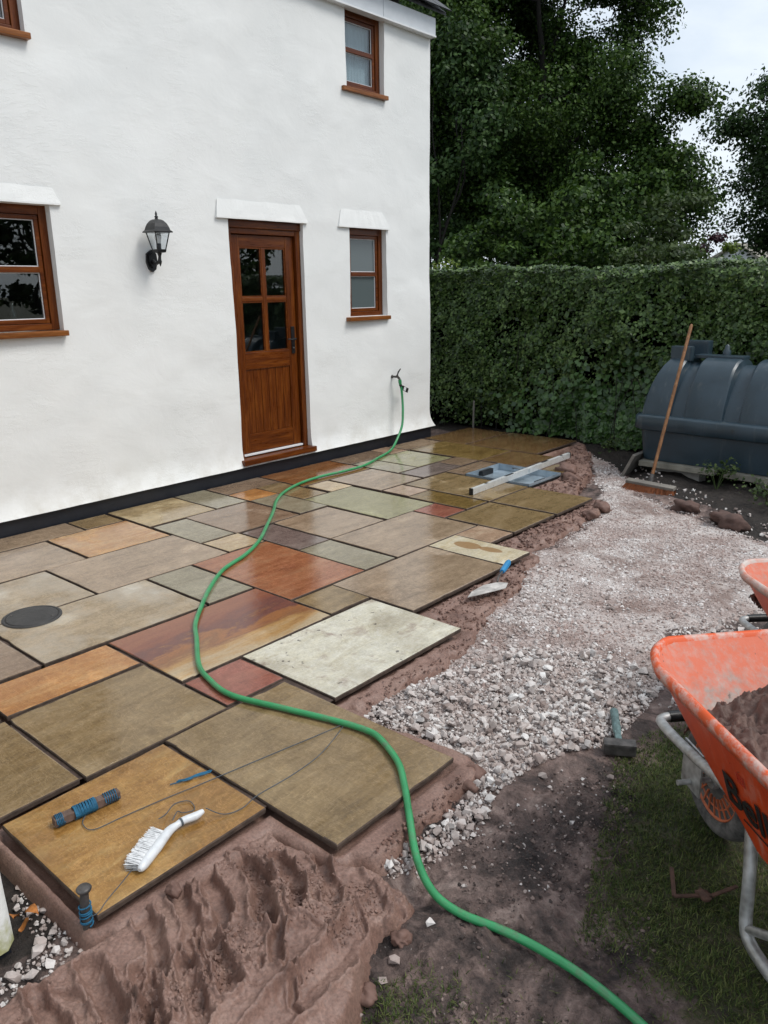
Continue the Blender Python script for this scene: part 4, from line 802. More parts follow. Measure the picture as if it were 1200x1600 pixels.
# ================================================================== GRASS
def blades(P, Z, h, lean, wd):
    n = len(P); a = rng.random(n)*2*PI; dx, dy = np.cos(a), np.sin(a); b0 = np.stack([P[:,0]-dy*wd, P[:,1]+dx*wd, Z], 1); b1 = np.stack([P[:,0]+dy*wd, P[:,1]-dx*wd, Z], 1)
    mid_ = np.stack([P[:,0]+dx*lean*.35, P[:,1]+dy*lean*.35, Z+h*.62], 1); tip = np.stack([P[:,0]+dx*lean, P[:,1]+dy*lean, Z+h], 1); sd_ = np.stack([-dy*wd*.7, dx*wd*.7, 0*a], 1)
    V = np.stack([b0, b1, mid_-sd_, mid_+sd_, tip], 1).reshape(-1, 3); i = np.arange(n)*5; F = np.vstack([np.stack([i, i+1, i+2], 1), np.stack([i, i+2, i+3], 1), np.stack([i+3, i+2, i+4], 1)]); return V, F
gp = sample_poly([(4.41,2.53),(4.5,2.2),(4.62,1.87),(4.72,1.60),(4.5,1.42),(4.38,1.16),(4.45,.9),(5.4,1.0),(5.6,2.2),(5.2,4.0),(4.75,3.4),(4.49,2.89)], 46000, lambda x, y: np.clip(.32+1.0*fbm(x, y, 3.0, 4, 31)+.35*ss(4.5, 4.95, x), .03, 1))
gp = np.vstack([gp, sample_poly([(4.42,2.50),(4.55,2.25),(4.85,2.3),(4.85,2.85),(4.6,2.95)], 7000)]); gh = rng.uniform(.006, .022, len(gp)); V_, F_ = blades(gp, gheight(gp[:,0], gp[:,1])-.003, gh, rng.uniform(.006, .026, len(gp)), .0010+.0008*rng.random(len(gp)))
tag(np_mesh('grass', V_, F_, MAT['grass_blade']), 'short trampled muddy lawn under and around the wheelbarrow', 'grass', kind='stuff')
# ================================================================== FOLIAGE helpers
def leaves(P, N, size, asp=.55, fold=.25):
    """one pointed four cornered leaf for each point, facing roughly along N"""
    n = len(P); N = N/np.linalg.norm(N, axis=1)[:, None]; r = rng.normal(size=(n, 3)); T = np.cross(N, r); T /= np.linalg.norm(T, axis=1)[:, None]; B = np.cross(N, T); s_ = size[:, None]
    V = np.stack([P-T*s_*.5, P+B*s_*asp*.5-T*s_*.05-N*s_*fold*.2, P+T*s_*.5-N*s_*fold*.5, P-B*s_*asp*.5-T*s_*.05-N*s_*fold*.2], 1).reshape(-1, 3)
    F = np.arange(n*4).reshape(n, 4); return V, F
def ball(n):
    v_ = rng.normal(size=(n, 3)); v_ /= np.linalg.norm(v_, axis=1)[:, None]; return v_*(rng.random(n)**.4)[:, None]
# ---- hedge
hedge = thing('hedge', 'tall clipped dark green hedge across the end of the yard', 'hedge', (1, 8.5, -.05))
HX0, HX1, HY0, HY1, HT = -5.0, 6.5, 8.02, 9.15, 1.785
def hface(x, z): return HY0+.13*fbm(x, z, 1.6, 4, 120)+.07*fbm(x, z, 5, 3, 124)
def htop(x, y): return HT+.04*fbm(x, y, 1.1, 3, 130)+.02*(x-1)*.3
MB().box((HX0, HY0+.22, -.08), (HX1, HY1-.1, HT-.12)).build('core', MAT['hedge_core'], hedge)  # added near-black box: deep shade inside the hedge, put into its colour
n = 85000; x = rng.uniform(-1.6, 5.6, n); z = -.02+(HT+.02)*rng.random(n)**.92; dep = np.abs(rng.normal(0, .075, n))-.02; dens = fbm(x, z, 3.4, 4, 140)
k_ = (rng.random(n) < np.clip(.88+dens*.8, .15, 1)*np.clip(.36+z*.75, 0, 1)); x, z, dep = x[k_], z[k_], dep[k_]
P = np.stack([x, hface(x, z)+dep, z+0*x], 1); N = np.stack([rng.normal(0, .5, len(x)), -1+rng.normal(0, .35, len(x)), .55+rng.normal(0, .45, len(x))], 1)
n2 = 26000; x2 = rng.uniform(-3.5, 5.6, n2); y2 = HY0+(HY1-HY0)*rng.random(n2); z2 = htop(x2, y2)-np.abs(rng.normal(0, .04, n2))+.02; y2 = y2+.08*fbm(x2, z2, 1.3, 4, 120)
P2 = np.stack([x2, y2, z2], 1); N2 = np.stack([rng.normal(0, .45, n2), rng.normal(-.2, .45, n2), np.ones(n2)], 1)
n3_ = 5200; x3 = rng.uniform(-2.5, 5.6, n3_); y3 = HY0+.02+.35*rng.random(n3_)**2; z3 = htop(x3, y3)+.02+.055*rng.random(n3_)*np.clip(.5+fbm(x3, y3, 5, 3, 151), .1, 1.3); P2 = np.vstack([P2, np.stack([x3, y3, z3], 1)]); N2 = np.vstack([N2, np.stack([rng.normal(0, .6, n3_), rng.normal(-.5, .5, n3_), np.ones(n3_)], 1)]); n2 += n3_
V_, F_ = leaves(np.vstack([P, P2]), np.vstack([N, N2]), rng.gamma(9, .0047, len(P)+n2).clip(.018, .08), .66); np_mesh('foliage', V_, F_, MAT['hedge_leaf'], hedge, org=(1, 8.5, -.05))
m = MB()
for k in range(60):
    x = random.uniform(-1.2, 4.5); y = HY0+random.uniform(.02, .2); m.tube([(x, y, -.05), (x+random.uniform(-.08, .08), y+random.uniform(-.04, .05), .4), (x+random.uniform(-.2, .2), y+random.uniform(-.06, .1), random.uniform(.8, 1.3))], [.008, .006, .003], 5)
tag(m.build('stem', MAT['bark'], hedge), kind='stuff')
# ---- ivy over the hedge foot
ivy = thing('ivy', 'bright green ivy climbing the hedge foot left of the oil tank', 'ivy', (1.9, 7.95, -.05))
n = 2600; x = rng.normal(1.75, .55, n); z = np.abs(rng.normal(.05, .33, n)); k_ = (x < 2.6) & (z < 1.0); x, z = x[k_], z[k_]
P = np.stack([x, hface(x, z)-.04-.03*rng.random(len(x))-.10*np.clip(.25-z, 0, 1), z-.02], 1); N = np.stack([rng.normal(0, .4, len(x)), -1+0*x, .6+rng.normal(0, .3, len(x))], 1)
V_, F_ = leaves(P, N, rng.uniform(.045, .085, len(x)), .9); np_mesh('foliage', V_, F_, MAT['ivy_leaf'], ivy, org=(1.9, 7.95, -.05))
m = MB()
for k in range(9):
    x = random.uniform(1.0, 2.4); m.tube([(x, 7.9, -.04), (x+.1*random.uniform(-1, 1), 7.93, .3), (x+.2*random.uniform(-1, 1), 7.95, .7)], .004, 5)
tag(m.build('stem', MAT['bark'], ivy), kind='stuff')
# ---- trees
def tree(name, label, base, crown_c, rad, nclump, per, lsize, mat, seed, trunk_r=.4, limbs=6, thr=-.25, csize=.8, shell=.35, group=None, cat='tree', lo=None, lobes=()):
    r = np.random.default_rng(seed); t = thing(name, label, cat, tuple(base), group); b_ = np.array(base, float); c_ = np.array(crown_c, float); rad = np.array(rad, float)
    # clump centres through the crown volume with noise-made gaps
    C = np.zeros((0, 3))
    while len(C) < nclump:
        q = r.normal(size=(nclump*2, 3)); q /= np.linalg.norm(q, axis=1)[:, None]; rr = (shell+(1-shell)*r.random(len(q)))**.6; bump_ = 1+.18*fbm(q[:,0]*2+seed, q[:,1]*2+q[:,2]*1.7, 1.3, 3, seed)
        p = c_+q*rad*(rr*bump_)[:, None]; k = fbm(p[:,0]*.5+p[:,2]*.23, p[:,1]*.5+p[:,2]*.41, 1., 3, seed+3) > thr
        if lo is not None: k &= p[:,2] > lo+.5*fbm(p[:,0], p[:,1], .4, 2, seed)
        C = np.vstack([C, p[k]])
    C = C[:nclump]
    for lc_, lr_, ln_ in lobes:
        q = r.normal(size=(ln_, 3)); q /= np.linalg.norm(q, axis=1)[:, None]; C = np.vstack([C, np.array(lc_)+q*np.array(lr_)*((.3+.7*r.random(ln_))**.6)[:, None]])
    nclump = len(C)
    # skeleton
    m = MB(); fork = b_*.55+np.array([c_[0], c_[1], c_[2]-rad[2]*.55])*.45; pts = []
    m.tube([tuple(b_), tuple(b_*.6+fork*.4+r.normal(0, .12, 3)*trunk_r*2), tuple(fork)], [trunk_r*1.25, trunk_r, trunk_r*.85], 10, sub=3)
    for i in range(limbs):
        a = 2*PI*i/limbs+r.normal(0, .3); el = r.uniform(.15, 1.25); e = c_+rad*np.array([math.cos(a)*math.cos(el), math.sin(a)*math.cos(el), math.sin(el)*1.1-.25])*r.uniform(.6, .9)
        P0 = Vector(fork); P3 = Vector(e); mid_ = P0.lerp(P3, .5)+Vector(r.normal(0, 1, 3))*rad[0]*.10+Vector((0, 0, rad[2]*.08)); sp_ = spline([P0, P0.lerp(mid_, .5)+Vector(r.normal(0, .25, 3)), mid_, mid_.lerp(P3, .5)+Vector(r.normal(0, .3, 3)), P3], 4)
        m.tube(sp_, list(np.linspace(trunk_r*.42, trunk_r*.06, len(sp_))), 7); pts += [tuple(q) for q in sp_[3:]]
    pts = np.array(pts)
    for p in C[::2]:
        dd = np.linalg.norm(pts-p, axis=1); j = int(np.argmin(dd)); 
        if dd[j] < 3.2: m.tube([tuple(pts[j]), tuple((pts[j]+p)/2+r.normal(0, .15, 3)), tuple(p)], [trunk_r*.10, trunk_r*.06, .008], 4, cap=False)
    m.build('trunk', MAT['bark'], t, fix=False)
    n = nclump*per; cc = np.repeat(C, per, 0); s_ = np.repeat(r.uniform(.55, 1.25, nclump)*csize, per)
    off = r.normal(size=(n, 3)); off /= np.linalg.norm(off, axis=1)[:, None]; off *= (r.random(n)**.45*s_)[:, None]; off[:,2] *= .55
    P = cc+off; N = off/np.maximum(s_, .1)[:, None]+r.normal(0, .55, (n, 3))+np.array([0, 0, .55])
    V_, F_ = leaves(P, N, r.uniform(.7, 1.3, n)*lsize, .7); np_mesh('crown', V_, F_, MAT[mat], t, org=tuple(base)); return t
OAK = Vector((-7.97, 24.0, 0))
tree('oak_tree', 'huge dark oak tree rising behind the hedge right of the house', (-7.9, 24.0, -.4), (-10.1, 24.6, 8.4), (4.7, 4.6, 6.4), 850, 330, .112, 'oak_leaf', 11, .45, 8, -.42, .95, .22, lo=2.3, lobes=[((-4.6, 24, 4.3), (1.6, 1.4, 1.3), 60), ((-5.9, 24, 6.6), (1.2, 1.2, 1.5), 34), ((-3.9, 24.2, 6.7), (.55, .6, .35), 8), ((-11.5, 23, 4.2), (2.6, 1.4, 1.6), 60)])
tree('ash_tree', 'dark broad tree at the right edge beyond the hedge', (-2.6, 33.0, -.4), (-1.55, 33.0, 5.3), (4.0, 4.0, 4.3), 600, 240, .14, 'ash_leaf', 23, .45, 7, -.3, 1.05, .3, lo=1.9)
tree('slender_tree', 'slender tree with a thin pale trunk close behind the house corner', (-9.3, 19.2, -.3), (-9.6, 19.6, 5.6), (2.6, 2.0, 3.4), 90, 190, .14, 'ash_leaf', 31, .11, 5, -.4, .75, .3, lo=2.5)
def shrub(name, label, x, y, z0, rx, rz, mat, n, ls, seed, csz=.35):
    return tree(name, label, (x, y, z0), (x, y, z0+rz), (rx, rx*.7, rz*1.05), n, 150, ls, mat, seed, .05, 4, -.9, csz, .2, cat='shrub')
# trees across the garden that the window glass mirrors
for k, (tx, ty, tr, th, lab) in enumerate(((17.5, 6.0, 2.6, 5.4, 'round tree across the garden mirrored in the left window'), (19.0, 12.5, 2.8, 6.0, 'broad tree across the garden mirrored in the door glass'), (20.5, 19.5, 3.0, 5.0, 'low tree across the garden mirrored beside the broad one'), (19.0, .2, 2.7, 4.6, 'bushy tree across the garden facing the left of the house'))):
    tree('garden_tree', lab, (tx, ty, -.3), (tx, ty, th*.55), (tr, tr, th*.48), 90, 120, .24, 'oak_leaf', 60+k, .2, 5, -.6, .8, .25, lo=.5)
def along(px_dir, dist): d = Vector((px_dir[0], px_dir[1], 0)).normalized()*dist; return CAM.x+d.x, CAM.y+d.y
x, y = along((-.601, .799), 13.5); shrub('lime_shrub', 'bright yellow green shrub above the hedge beside the house corner', x, y, -.1, .85, 1.12, 'lime_leaf', 40, .06, 41, .28)
x, y = along((-.395, .919), 17); shrub('olive_shrub', 'mid green feathery shrub above the hedge near its middle', x, y, -.1, 1.0, 1.55, 'olive_leaf', 45, .09, 42, .35)
x, y = along((-.372, .928), 20); shrub('olive_shrub', 'olive green bush left of the purple bush behind the hedge', x, y, -.1, 1.3, 1.85, 'olive_leaf', 55, .10, 43, .4)
x, y = along((-.334, .942), 19); shrub('purple_shrub', 'dark purple leaved bush peeping over the hedge', x, y, -.1, .55, 1.28, 'purple_leaf', 30, .08, 44, .25)
x, y = along((-.322, .947), 22); shrub('lime_shrub', 'small lime green bush tip behind the purple bush', x, y, -.1, .45, 1.48, 'lime_leaf', 24, .08, 45, .25)
x, y = along((-.36, .933), 18.5); shrub('dark_shrub', 'dark round bush between olive and purple bushes', x, y, -.1, .75, 1.33, 'ash_leaf', 34, .08, 46, .3)
x, y = along((-.55, .835), 20); shrub('dark_shrub', 'dark undergrowth bush behind the hedge under the oak, left side', x, y, -.1, 1.9, 1.75, 'oak_leaf', 60, .12, 47, .5)
x, y = along((-.485, .875), 20.5); shrub('dark_shrub', 'dark undergrowth bush behind the hedge around the oak trunk', x, y, -.1, 2.2, 2.05, 'oak_leaf', 90, .12, 48, .55)
x, y = along((-.43, .903), 21.5); shrub('dark_shrub', 'tall dark undergrowth bush behind the hedge right of the oak trunk', x, y, -.1, 2.0, 2.4, 'oak_leaf', 90, .12, 49, .5)
x, y = along((-.255, .967), 26); shrub('dark_shrub', 'dark bush below the right hand tree over the hedge', x, y, -.1, 1.3, 1.6, 'ash_leaf', 60, .12, 50, .5)
# far bungalow gable between the bushes
fx, fy = along((-.311, .950), 48); bun = thing('bungalow', 'pale gable and roof of a distant house glimpsed above the hedge', 'house', (fx, fy, 0))
MB().prism([(fx-2.2, fy, -.3), (fx+2.4, fy, -.3), (fx+2.4, fy, 2.3), (fx+.3, fy, 3.55), (fx-2.2, fy, 2.3)], (0, 6, 0)).build('wall', MAT['white_fascia'], bun)
MB().prism([(fx-2.5, fy-.2, 2.2), (fx+.3, fy-.2, 3.72), (fx+.3, fy-.2, 3.58), (fx-2.45, fy-.2, 2.06)], (0, 6.4, 0)).prism([(fx+2.7, fy-.2, 2.2), (fx+.3, fy-.2, 3.72), (fx+.3, fy-.2, 3.58), (fx+2.65, fy-.2, 2.06)], (0, 6.4, 0)).build('roof', MAT['old_concrete'], bun)
MB().box((fx-.9, fy-.03, .6), (fx+.6, fy+.02, 1.7)).build('window', MAT['black_metal'], bun)
# timber stake in the border by the hedge
s = MB().tube([(.03, 7.90, -.06), (.035, 7.90, .31)], [.013, .012], 7); tag(s.build('border_stake', MAT['grey_board']), 'thin grey stake standing in the border by the hedge foot', 'stake')
# ================================================================== WALL LANTERN
lan = thing('wall_lantern', 'black coach lantern on the white wall left of the door', 'lantern', (.0, 3.575, 1.80))
m = MB(); hexa = [(.0, .06), (.042, .03), (.048, -.03), (.03, -.085), (.0, -.105), (-.03, -.085), (-.048, -.03), (-.042, .03)]
m.prism([(.004, 3.575+a, 1.89+b) for a, b in hexa], (.016, 0, 0)); m.prism([(.02, 3.575+a*.7, 1.89+b*.7) for a, b in hexa], (.012, 0, 0)); m.build('back_plate', MAT['black_metal'], lan)
lc = (.125, 3.575)
MB().tube([(.03, 3.575, 1.87), (.075, 3.575, 1.845), (.11, 3.575, 1.865), (.125, 3.575, 1.90)], [.013, .011, .010, .011], 8, sub=4).lathe([(.0, 1.822), (.010, 1.845), (.014, 1.86), (.010, 1.875), (.012, 1.90), (.02, 1.925)], (*lc, 0), 10).build('bracket', MAT['black_metal'], lan)
def sq(prof, n=4, nm='x', mat='black_metal', parent=lan): return MB().lathe(prof, (*lc, 0), 4, 'z', False, True).build(nm, MAT[mat], parent)
sq([(.026, 1.922), (.050, 1.926), (.055, 1.945), (.046, 1.948), (.0, 1.948)], nm='cup')
sq([(.112, 2.066), (.114, 2.072), (.096, 2.084), (.088, 2.105), (.074, 2.130), (.050, 2.152), (.030, 2.160), (.0, 2.163)], nm='roof')
MB().lathe([(.016, 2.158), (.010, 2.170), (.016, 2.178), (.007, 2.186), (.009, 2.198), (.004, 2.215), (.0, 2.222)], (*lc, 0), 10).build('finial', MAT['black_metal'], lan)
m = MB()
for k in range(4):
    a = PI/4+k*PI/2; m.tube([(lc[0]+.049*math.cos(a), lc[1]+.049*math.sin(a), 1.944), (lc[0]+.086*math.cos(a), lc[1]+.086*math.sin(a), 2.070)], .0045, 6)
m.build('corner_bar', MAT['black_metal'], lan)
for k in range(4):
    a0, a1 = PI/4+k*PI/2, PI/4+(k+1)*PI/2; q = lambda r_, a, z: (lc[0]+r_*math.cos(a), lc[1]+r_*math.sin(a), z)
    MB().add([q(.046, a0, 1.948), q(.046, a1, 1.948), q(.083, a1, 2.066), q(.083, a0, 2.066)], [(0, 1, 2, 3)]).build('glass_pane', MAT['lantern_glass'], lan, fix=False)
MB().lathe([(.018, 1.948), (.018, 1.985), (.016, 1.99)], (*lc, 0), 12).build('lamp_holder', MAT['black_metal'], lan)
MB().lathe([(.013, 1.988), (.016, 2.0), (.026, 2.03), (.024, 2.05), (.0, 2.062)], (*lc, 0), 14).build('bulb', MAT['bulb'], lan)
# ================================================================== TAP and HOSE
tap = thing('outdoor_tap', 'brass garden tap with black lever low on the white wall', 'tap', (.01, 6.40, .70))
MB().tube([(.0, 6.40, .735), (.07, 6.405, .735)], .011, 10).tube([(.075, 6.405, .755), (.078, 6.41, .735), (.088, 6.425, .715), (.09, 6.43, .70)], [.012, .013, .012, .011], 10, sub=3).lathe([(.018, 0), (.02, .004), (.012, .010)], (.008, 6.40, .735), 12, 'x').build('body', MAT['dark_steel'], tap)
MB().tube([(.072, 6.41, .75), (.072, 6.43, .785), (.072, 6.465, .815)], [.007, .008, .006], 8).build('lever', MAT['black_metal'], tap)
hp = [(.09,6.432,.66),(.098,6.448,.60),(.112,6.447,.48),(.13,6.43,.36),(.155,6.375,.215),(.20,6.235,.075),(.27,6.04,.018),(.40,5.72,.015),(.52,5.38,.015),(.53,5.08,.015),(.52,4.80,.015),(.56,4.50,.015),(.68,4.20,.015),(.85,3.98,.015),(1.06,3.75,.015),(1.30,3.49,.015),(1.53,3.22,.015),(1.68,2.98,.015),(1.80,2.71,.015),(1.98,2.48,.015),(2.17,2.27,.015),(2.34,2.12,.015),(2.49,2.01,.015),(2.72,1.86,.015),(2.88,1.80,.015),(3.05,1.78,.015),(3.29,1.84,.015),(3.52,1.91,.015),(3.65,1.935,.016),(3.75,1.93,.018),(3.90,1.855,.017),(4.0,1.77,.012),(4.09,1.69,-.012),(4.21,1.575,-.042),(4.33,1.50,-.050),(4.44,1.49,-.055),(4.56,1.515,-.055),(4.68,1.53,-.06),(4.82,1.525,-.062),(4.98,1.49,-.065),(5.15,1.42,-.068),(5.35,1.35,-.068)]
hose = thing('garden_hose', 'long green garden hose snaking from the tap across the patio to the lawn', 'hose', (2.5, 2.5, 0))
hp = [(x+.004*math.sin(i*2.3), y+.004*math.cos(i*3.1), z) for i, (x, y, z) in enumerate(hp)]
MB().tube(hp, .0125, 10, sub=7).build('pipe', MAT['hose'], hose, fix=False)
MB().tube([(.09, 6.43, .703), (.0905, 6.434, .672), (.092, 6.437, .648)], [.018, .018, .014], 12).build('connector', MAT['hose'], hose)
MB().tube([(.092, 6.437, .652), (.097, 6.447, .615)], [.017, .013], 12).build('collar', MAT['black_metal'], hose)
tg = MB().obox((.10, 6.505, .598), (0, .91, -.41), (0, .41, .91), (1, 0, 0), .055, .024, .002).build('tag', MAT['black_print'], hose); tg['label'] = 'black swing tag with a white patch'
MB().obox((.1025, 6.50, .6005), (0, .91, -.41), (0, .41, .91), (1, 0, 0), .018, .020, .0012).build('patch', MAT['white_plastic'], tg)
# ================================================================== ZINC TRAY, LEVEL, DRAIN COVER
x0, x1, y0, y1 = TRAY; tr = thing('manhole_tray', 'open galvanised recessed manhole tray set in the far patio', 'manhole tray', (x0, y0, -.05))
MB().box((x0, y0, -.058), (x1, y1, -.052)).build('floor', MAT['zinc'], tr)
m = MB(); t = .006; m.box((x0, y0, -.0515), (x0+t, y1, .008)); m.box((x1-t, y0, -.0515), (x1, y1, .008)); m.box((x0+t, y0, -.051), (x1-t, y0+t, .0075)); m.box((x0+t, y1-t, -.051), (x1-t, y1, .0075)); m.build('rim', MAT['zinc'], tr)
MB().box((x0-.010, y0-.010, -.06), (x1+.010, y0-.002, -.012)).box((x1+.002, y0-.002, -.06), (x1+.012, y1, -.012)).build('outer_frame', MAT['black_metal'], tr)
for a, b_, l in (((x0+.012, y0+.20), (x0+.05, y0+.38), 0), ((x1-.05, y0+.16), (x1-.012, y0+.34), 0)): MB().box((*a, -.051), (*b_, -.004), .003).build('lifting_block', MAT['black_metal'], tr)
m = MB(); m.tube([(x0+.18, y1-.02, -.02), (x0+.18, y1-.05, -.005), (x0+.25, y1-.05, -.005), (x0+.25, y1-.02, -.02)], .004, 6); m.build('hook', MAT['dark_steel'], tr)
p0, p1 = Vector((1.925, 5.135, .03)), Vector((1.855, 6.93, .03)); dv = (p1-p0).normalized(); sv = Vector((dv.y, -dv.x, 0)); lv = thing('spirit_level', 'long silver spirit level lying across the zinc tray', 'spirit level', tuple(p0-Vector((0, 0, .03))))
LV = lambda t, o_=0, z=0: p0+dv*t+sv*o_+Vector((0, 0, z)); LL = (p1-p0).length
MB().obox(LV(LL/2, 0, -.003), dv, sv, (0, 0, 1), LL/2-.012, .015, .026, .002).build('beam', MAT['aluminium'], lv)
for t in (.006, LL-.006): MB().obox(LV(t, 0, -.002), dv, sv, (0, 0, 1), .006, .017, .028, .002).build('end_cap', MAT['black_metal'], lv)
for t, l in ((.62, .07), (1.28, .06), (.24, .02), (1.62, .02)): MB().obox(LV(t, 0, .0232), dv, sv, (0, 0, 1), l, .011, .0012).build('vial_slot', MAT['black_metal'], lv)
MB().lathe([(.019, 0), (.019, .004), (.014, .0045)], LV(.95, .013, -.002), 16, 'x').build('vial', MAT['lantern_glass'], lv)
dr = thing('drain_cover', 'round dark plastic drain cover in the patio at the left edge', 'drain cover', (1.565, 1.64, 0))
MB().lathe([(.148, .0), (.148, .007), (.140, .009), (.133, .008), (.132, .004)], (1.565, 1.64, 0), 40).build('frame', MAT['cast_iron'], dr)
MB().lathe([(.129, .003), (.129, .0085), (.121, .0100), (.0, .0105)], (1.565, 1.64, 0), 40).build('lid', MAT['cast_iron'], dr)
for k in range(2): a = .7+k*PI; MB().lathe([(.008, .0095), (.008, .0125), (.0, .0128)], (1.565+.11*math.cos(a), 1.64+.11*math.sin(a), 0), 10).build('screw', MAT['dark_steel'], dr)
# ================================================================== HAND TOOLS
tw = thing('brick_trowel', 'brick trowel with blue handle stuck in the mortar edge', 'trowel', (3.2, 3.6, -.04))
bl = [Vector(p) for p in ((3.165, 3.33, -.012), (3.225, 3.40, .004), (3.285, 3.53, .012), (3.255, 3.60, .014), (3.20, 3.58, .012), (3.155, 3.50, .006), (3.145, 3.40, -.004))]
MB().prism([tuple(p) for p in bl], (0, 0, .003)).build('blade', MAT['steel'], tw)
MB().tube([(3.20, 3.575, .016), (3.175, 3.63, .03), (3.155, 3.70, .035)], .006, 8, sub=3).build('shank', MAT['dark_steel'], tw)
MB().tube([(3.157, 3.69, .036), (3.15, 3.71, .036), (3.135, 3.76, .040), (3.118, 3.815, .046), (3.11, 3.84, .05)], [.013, .017, .019, .018, .010], 12, sub=3).build('handle', MAT['blue_plastic'], tw)
hm = thing('club_hammer', 'steel club hammer lying where the stones meet the mud', 'hammer', (4.42, 2.55, -.08))
hc = Vector((4.425, 2.54, -.045)); ha = Vector((.86, .51, 0)).normalized(); hb = Vector((-.50, .86, .05)).normalized(); hu = ha.cross(hb)
MB().obox(hc, ha, hb, hu, .060, .024, .024, .007).build('head', MAT['dark_steel'], hm)
MB().obox(hc+hb*.05, hb, ha, hu, .045, .012, .012, .004).build('neck', MAT['teal_grip'], hm)
MB().tube([hc+hb*.08, hc+hb*.12, hc+hb*.2, hc+hb*.245], [.013, .017, .016, .017], 10).build('grip', MAT['teal_grip'], hm)
# line reel, twine, hand brush, steel pin
rl = thing('line_reel', 'wooden stick wound with blue builders twine on the yellow slab', 'string reel', (3.29, 1.0, 0))
ra, rb = Vector((3.275, .895, .020)), Vector((3.298, 1.112, .020)); rd = (rb-ra).normalized()
MB().bar(ra, rb, .030, .028, (0, 0, 1), .003).build('stick', MAT['stick_wood'], rl)
m = MB()
def wind(t0, t1, turns, r0, jit):
    n = int(turns*10); P = []
    for k in range(n+1):
        t = t0+(t1-t0)*(.5-.5*math.cos(3*PI*k/n)) if jit else t0+(t1-t0)*k/n; a = 2*PI*turns*k/n; c_ = ra+rd*t; sdv_ = rd.cross(Vector((0, 0, 1))); R_ = r0*(1+.10*math.cos(4*a)); P.append(c_+sdv_*math.cos(a)*R_+Vector((0, 0, 1))*math.sin(a)*R_)
    return P
m.tube(wind(.065, .135, 34, .022, True), .0022, 5); m.tube(wind(.006, .03, 5, .0205, False), .0018, 5); m.tube(wind(.165, .21, 6, .0205, False), .0018, 5); m.build('twine_winding', MAT['blue_twine'], rl, fix=False)
st = thing('builders_line', 'thin grey builders line trailing across the slabs under the hose', 'string', (3.5, 1.4, 0))
MB().tube([(3.305,.985,.008),(3.335,.96,.005),(3.385,.968,.005),(3.40,1.06,.005),(3.425,1.20,.006),(3.45,1.32,.006),(3.475,1.46,.005),(3.505,1.62,.005),(3.54,1.80,.005),(3.57,1.93,.010)], .0016, 5, sub=5).build('strand', MAT['line_string'], st, fix=False)
MB().tube([(3.57,1.93,.010),(3.61,1.82,.005),(3.645,1.70,.005),(3.655,1.56,.005),(3.65,1.42,.005),(3.665,1.34,.006),(3.645,1.28,.008),(3.60,1.245,.03)], .0016, 5, sub=5).build('strand', MAT['line_string'], st, fix=False)
m = MB(); pp = [(3.372,1.262,.005),(3.385,1.285,.007),(3.395,1.32,.006),(3.408,1.36,.007),(3.42,1.40,.006)]
for k in range(5): m.tube([(a+random.uniform(-.006, .006), b+random.uniform(-.006, .006), c+random.uniform(0, .006)) for a, b, c in pp[1:]], .0022, 5, sub=5)
m.tube(pp, .002, 5, sub=4); m.build('frayed_twine', MAT['blue_twine'], st, fix=False)
MB().tube([(3.53,1.115,.03),(3.50,1.16,.008),(3.475,1.21,.006),(3.50,1.25,.006),(3.55,1.235,.006),(3.535,1.20,.006),(3.52,1.19,.01),(3.57,1.14,.03)], .0016, 5, sub=5).build('strand', MAT['line_string'], st, fix=False)
MB().tube([(3.64,.955,.010),(3.66,.905,.004),(3.69,.84,.004),(3.712,.80,.003),(3.705,.775,.0)], .0014, 5, sub=5).build('strand', MAT['line_string'], st, fix=False)
hb_ = thing('hand_brush', 'white hand brush with dusty bristles lying on the yellow slab', 'brush', (3.6, 1.05, 0))
b0, b1, b2 = Vector((3.672, .955, .018)), Vector((3.592, 1.108, .018)), Vector((3.597, 1.235, .022)); bd = (b1-b0).normalized(); bs = Vector((-bd.y, bd.x, 0))
MB().tube([b0, b0+bd*.02, b0+bd*.10, b1, b1+Vector((-.006, .035, 0)), b1+Vector((-.004, .06, .004)), b2+Vector((.002, -.03, 0)), b2], [.006, .015, .017, .015, .011, .0125, .0135, .008], 10, sub=3).build('handle', MAT['white_brush'], hb_)
MB().tube([b1+Vector((-.005, .047, .003)), b1+Vector((-.0045, .053, .003))], .0135, 10).build('band', MAT['line_string'], hb_)
m = MB()
for k in range(1500):
    t = random.random(); w2 = random.uniform(-.013, .013); a = b0+bd*(.010+.150*t); l = random.uniform(.050, .062)*(1-.25*(t-.5)**2); e = random.gauss(0, .006)
    q0 = a+bs*.006+Vector((0, 0, w2)); q1 = a+bs*l+bd*(e+.006)+Vector((0, 0, w2*1.4-.003)); dd = bd*.0016; m.add([q0-dd, q0+dd, q1+dd*.5, q1-dd*.5], [(0, 1, 2, 3)])
m.build('bristles', MAT['white_bristle'], hb_, fix=False)
pn = thing('steel_pin', 'mushroomed steel line pin driven in at the yellow slab corner', 'pin', (3.70, .77, -.06))
MB().tube([(3.703, .768, -.10), (3.700, .770, .03), (3.697, .776, .082)], [.012, .0125, .0125], 10).lathe([(.0125, 0), (.019, .006), (.021, .012), (.017, .017), (.0, .018)], (3.697, .776, .078), 14).build('shaft', MAT['dark_steel'], pn)
m = MB(); m.tube([Vector((3.7025+.0155*math.cos(a), .7695+.0155*math.sin(a), -.02+a*.0016+.004*math.sin(a*.37))) for a in np.linspace(0, 40, 240)], .0024, 5); m.build('twine_winding', MAT['blue_twine'], pn, fix=False)
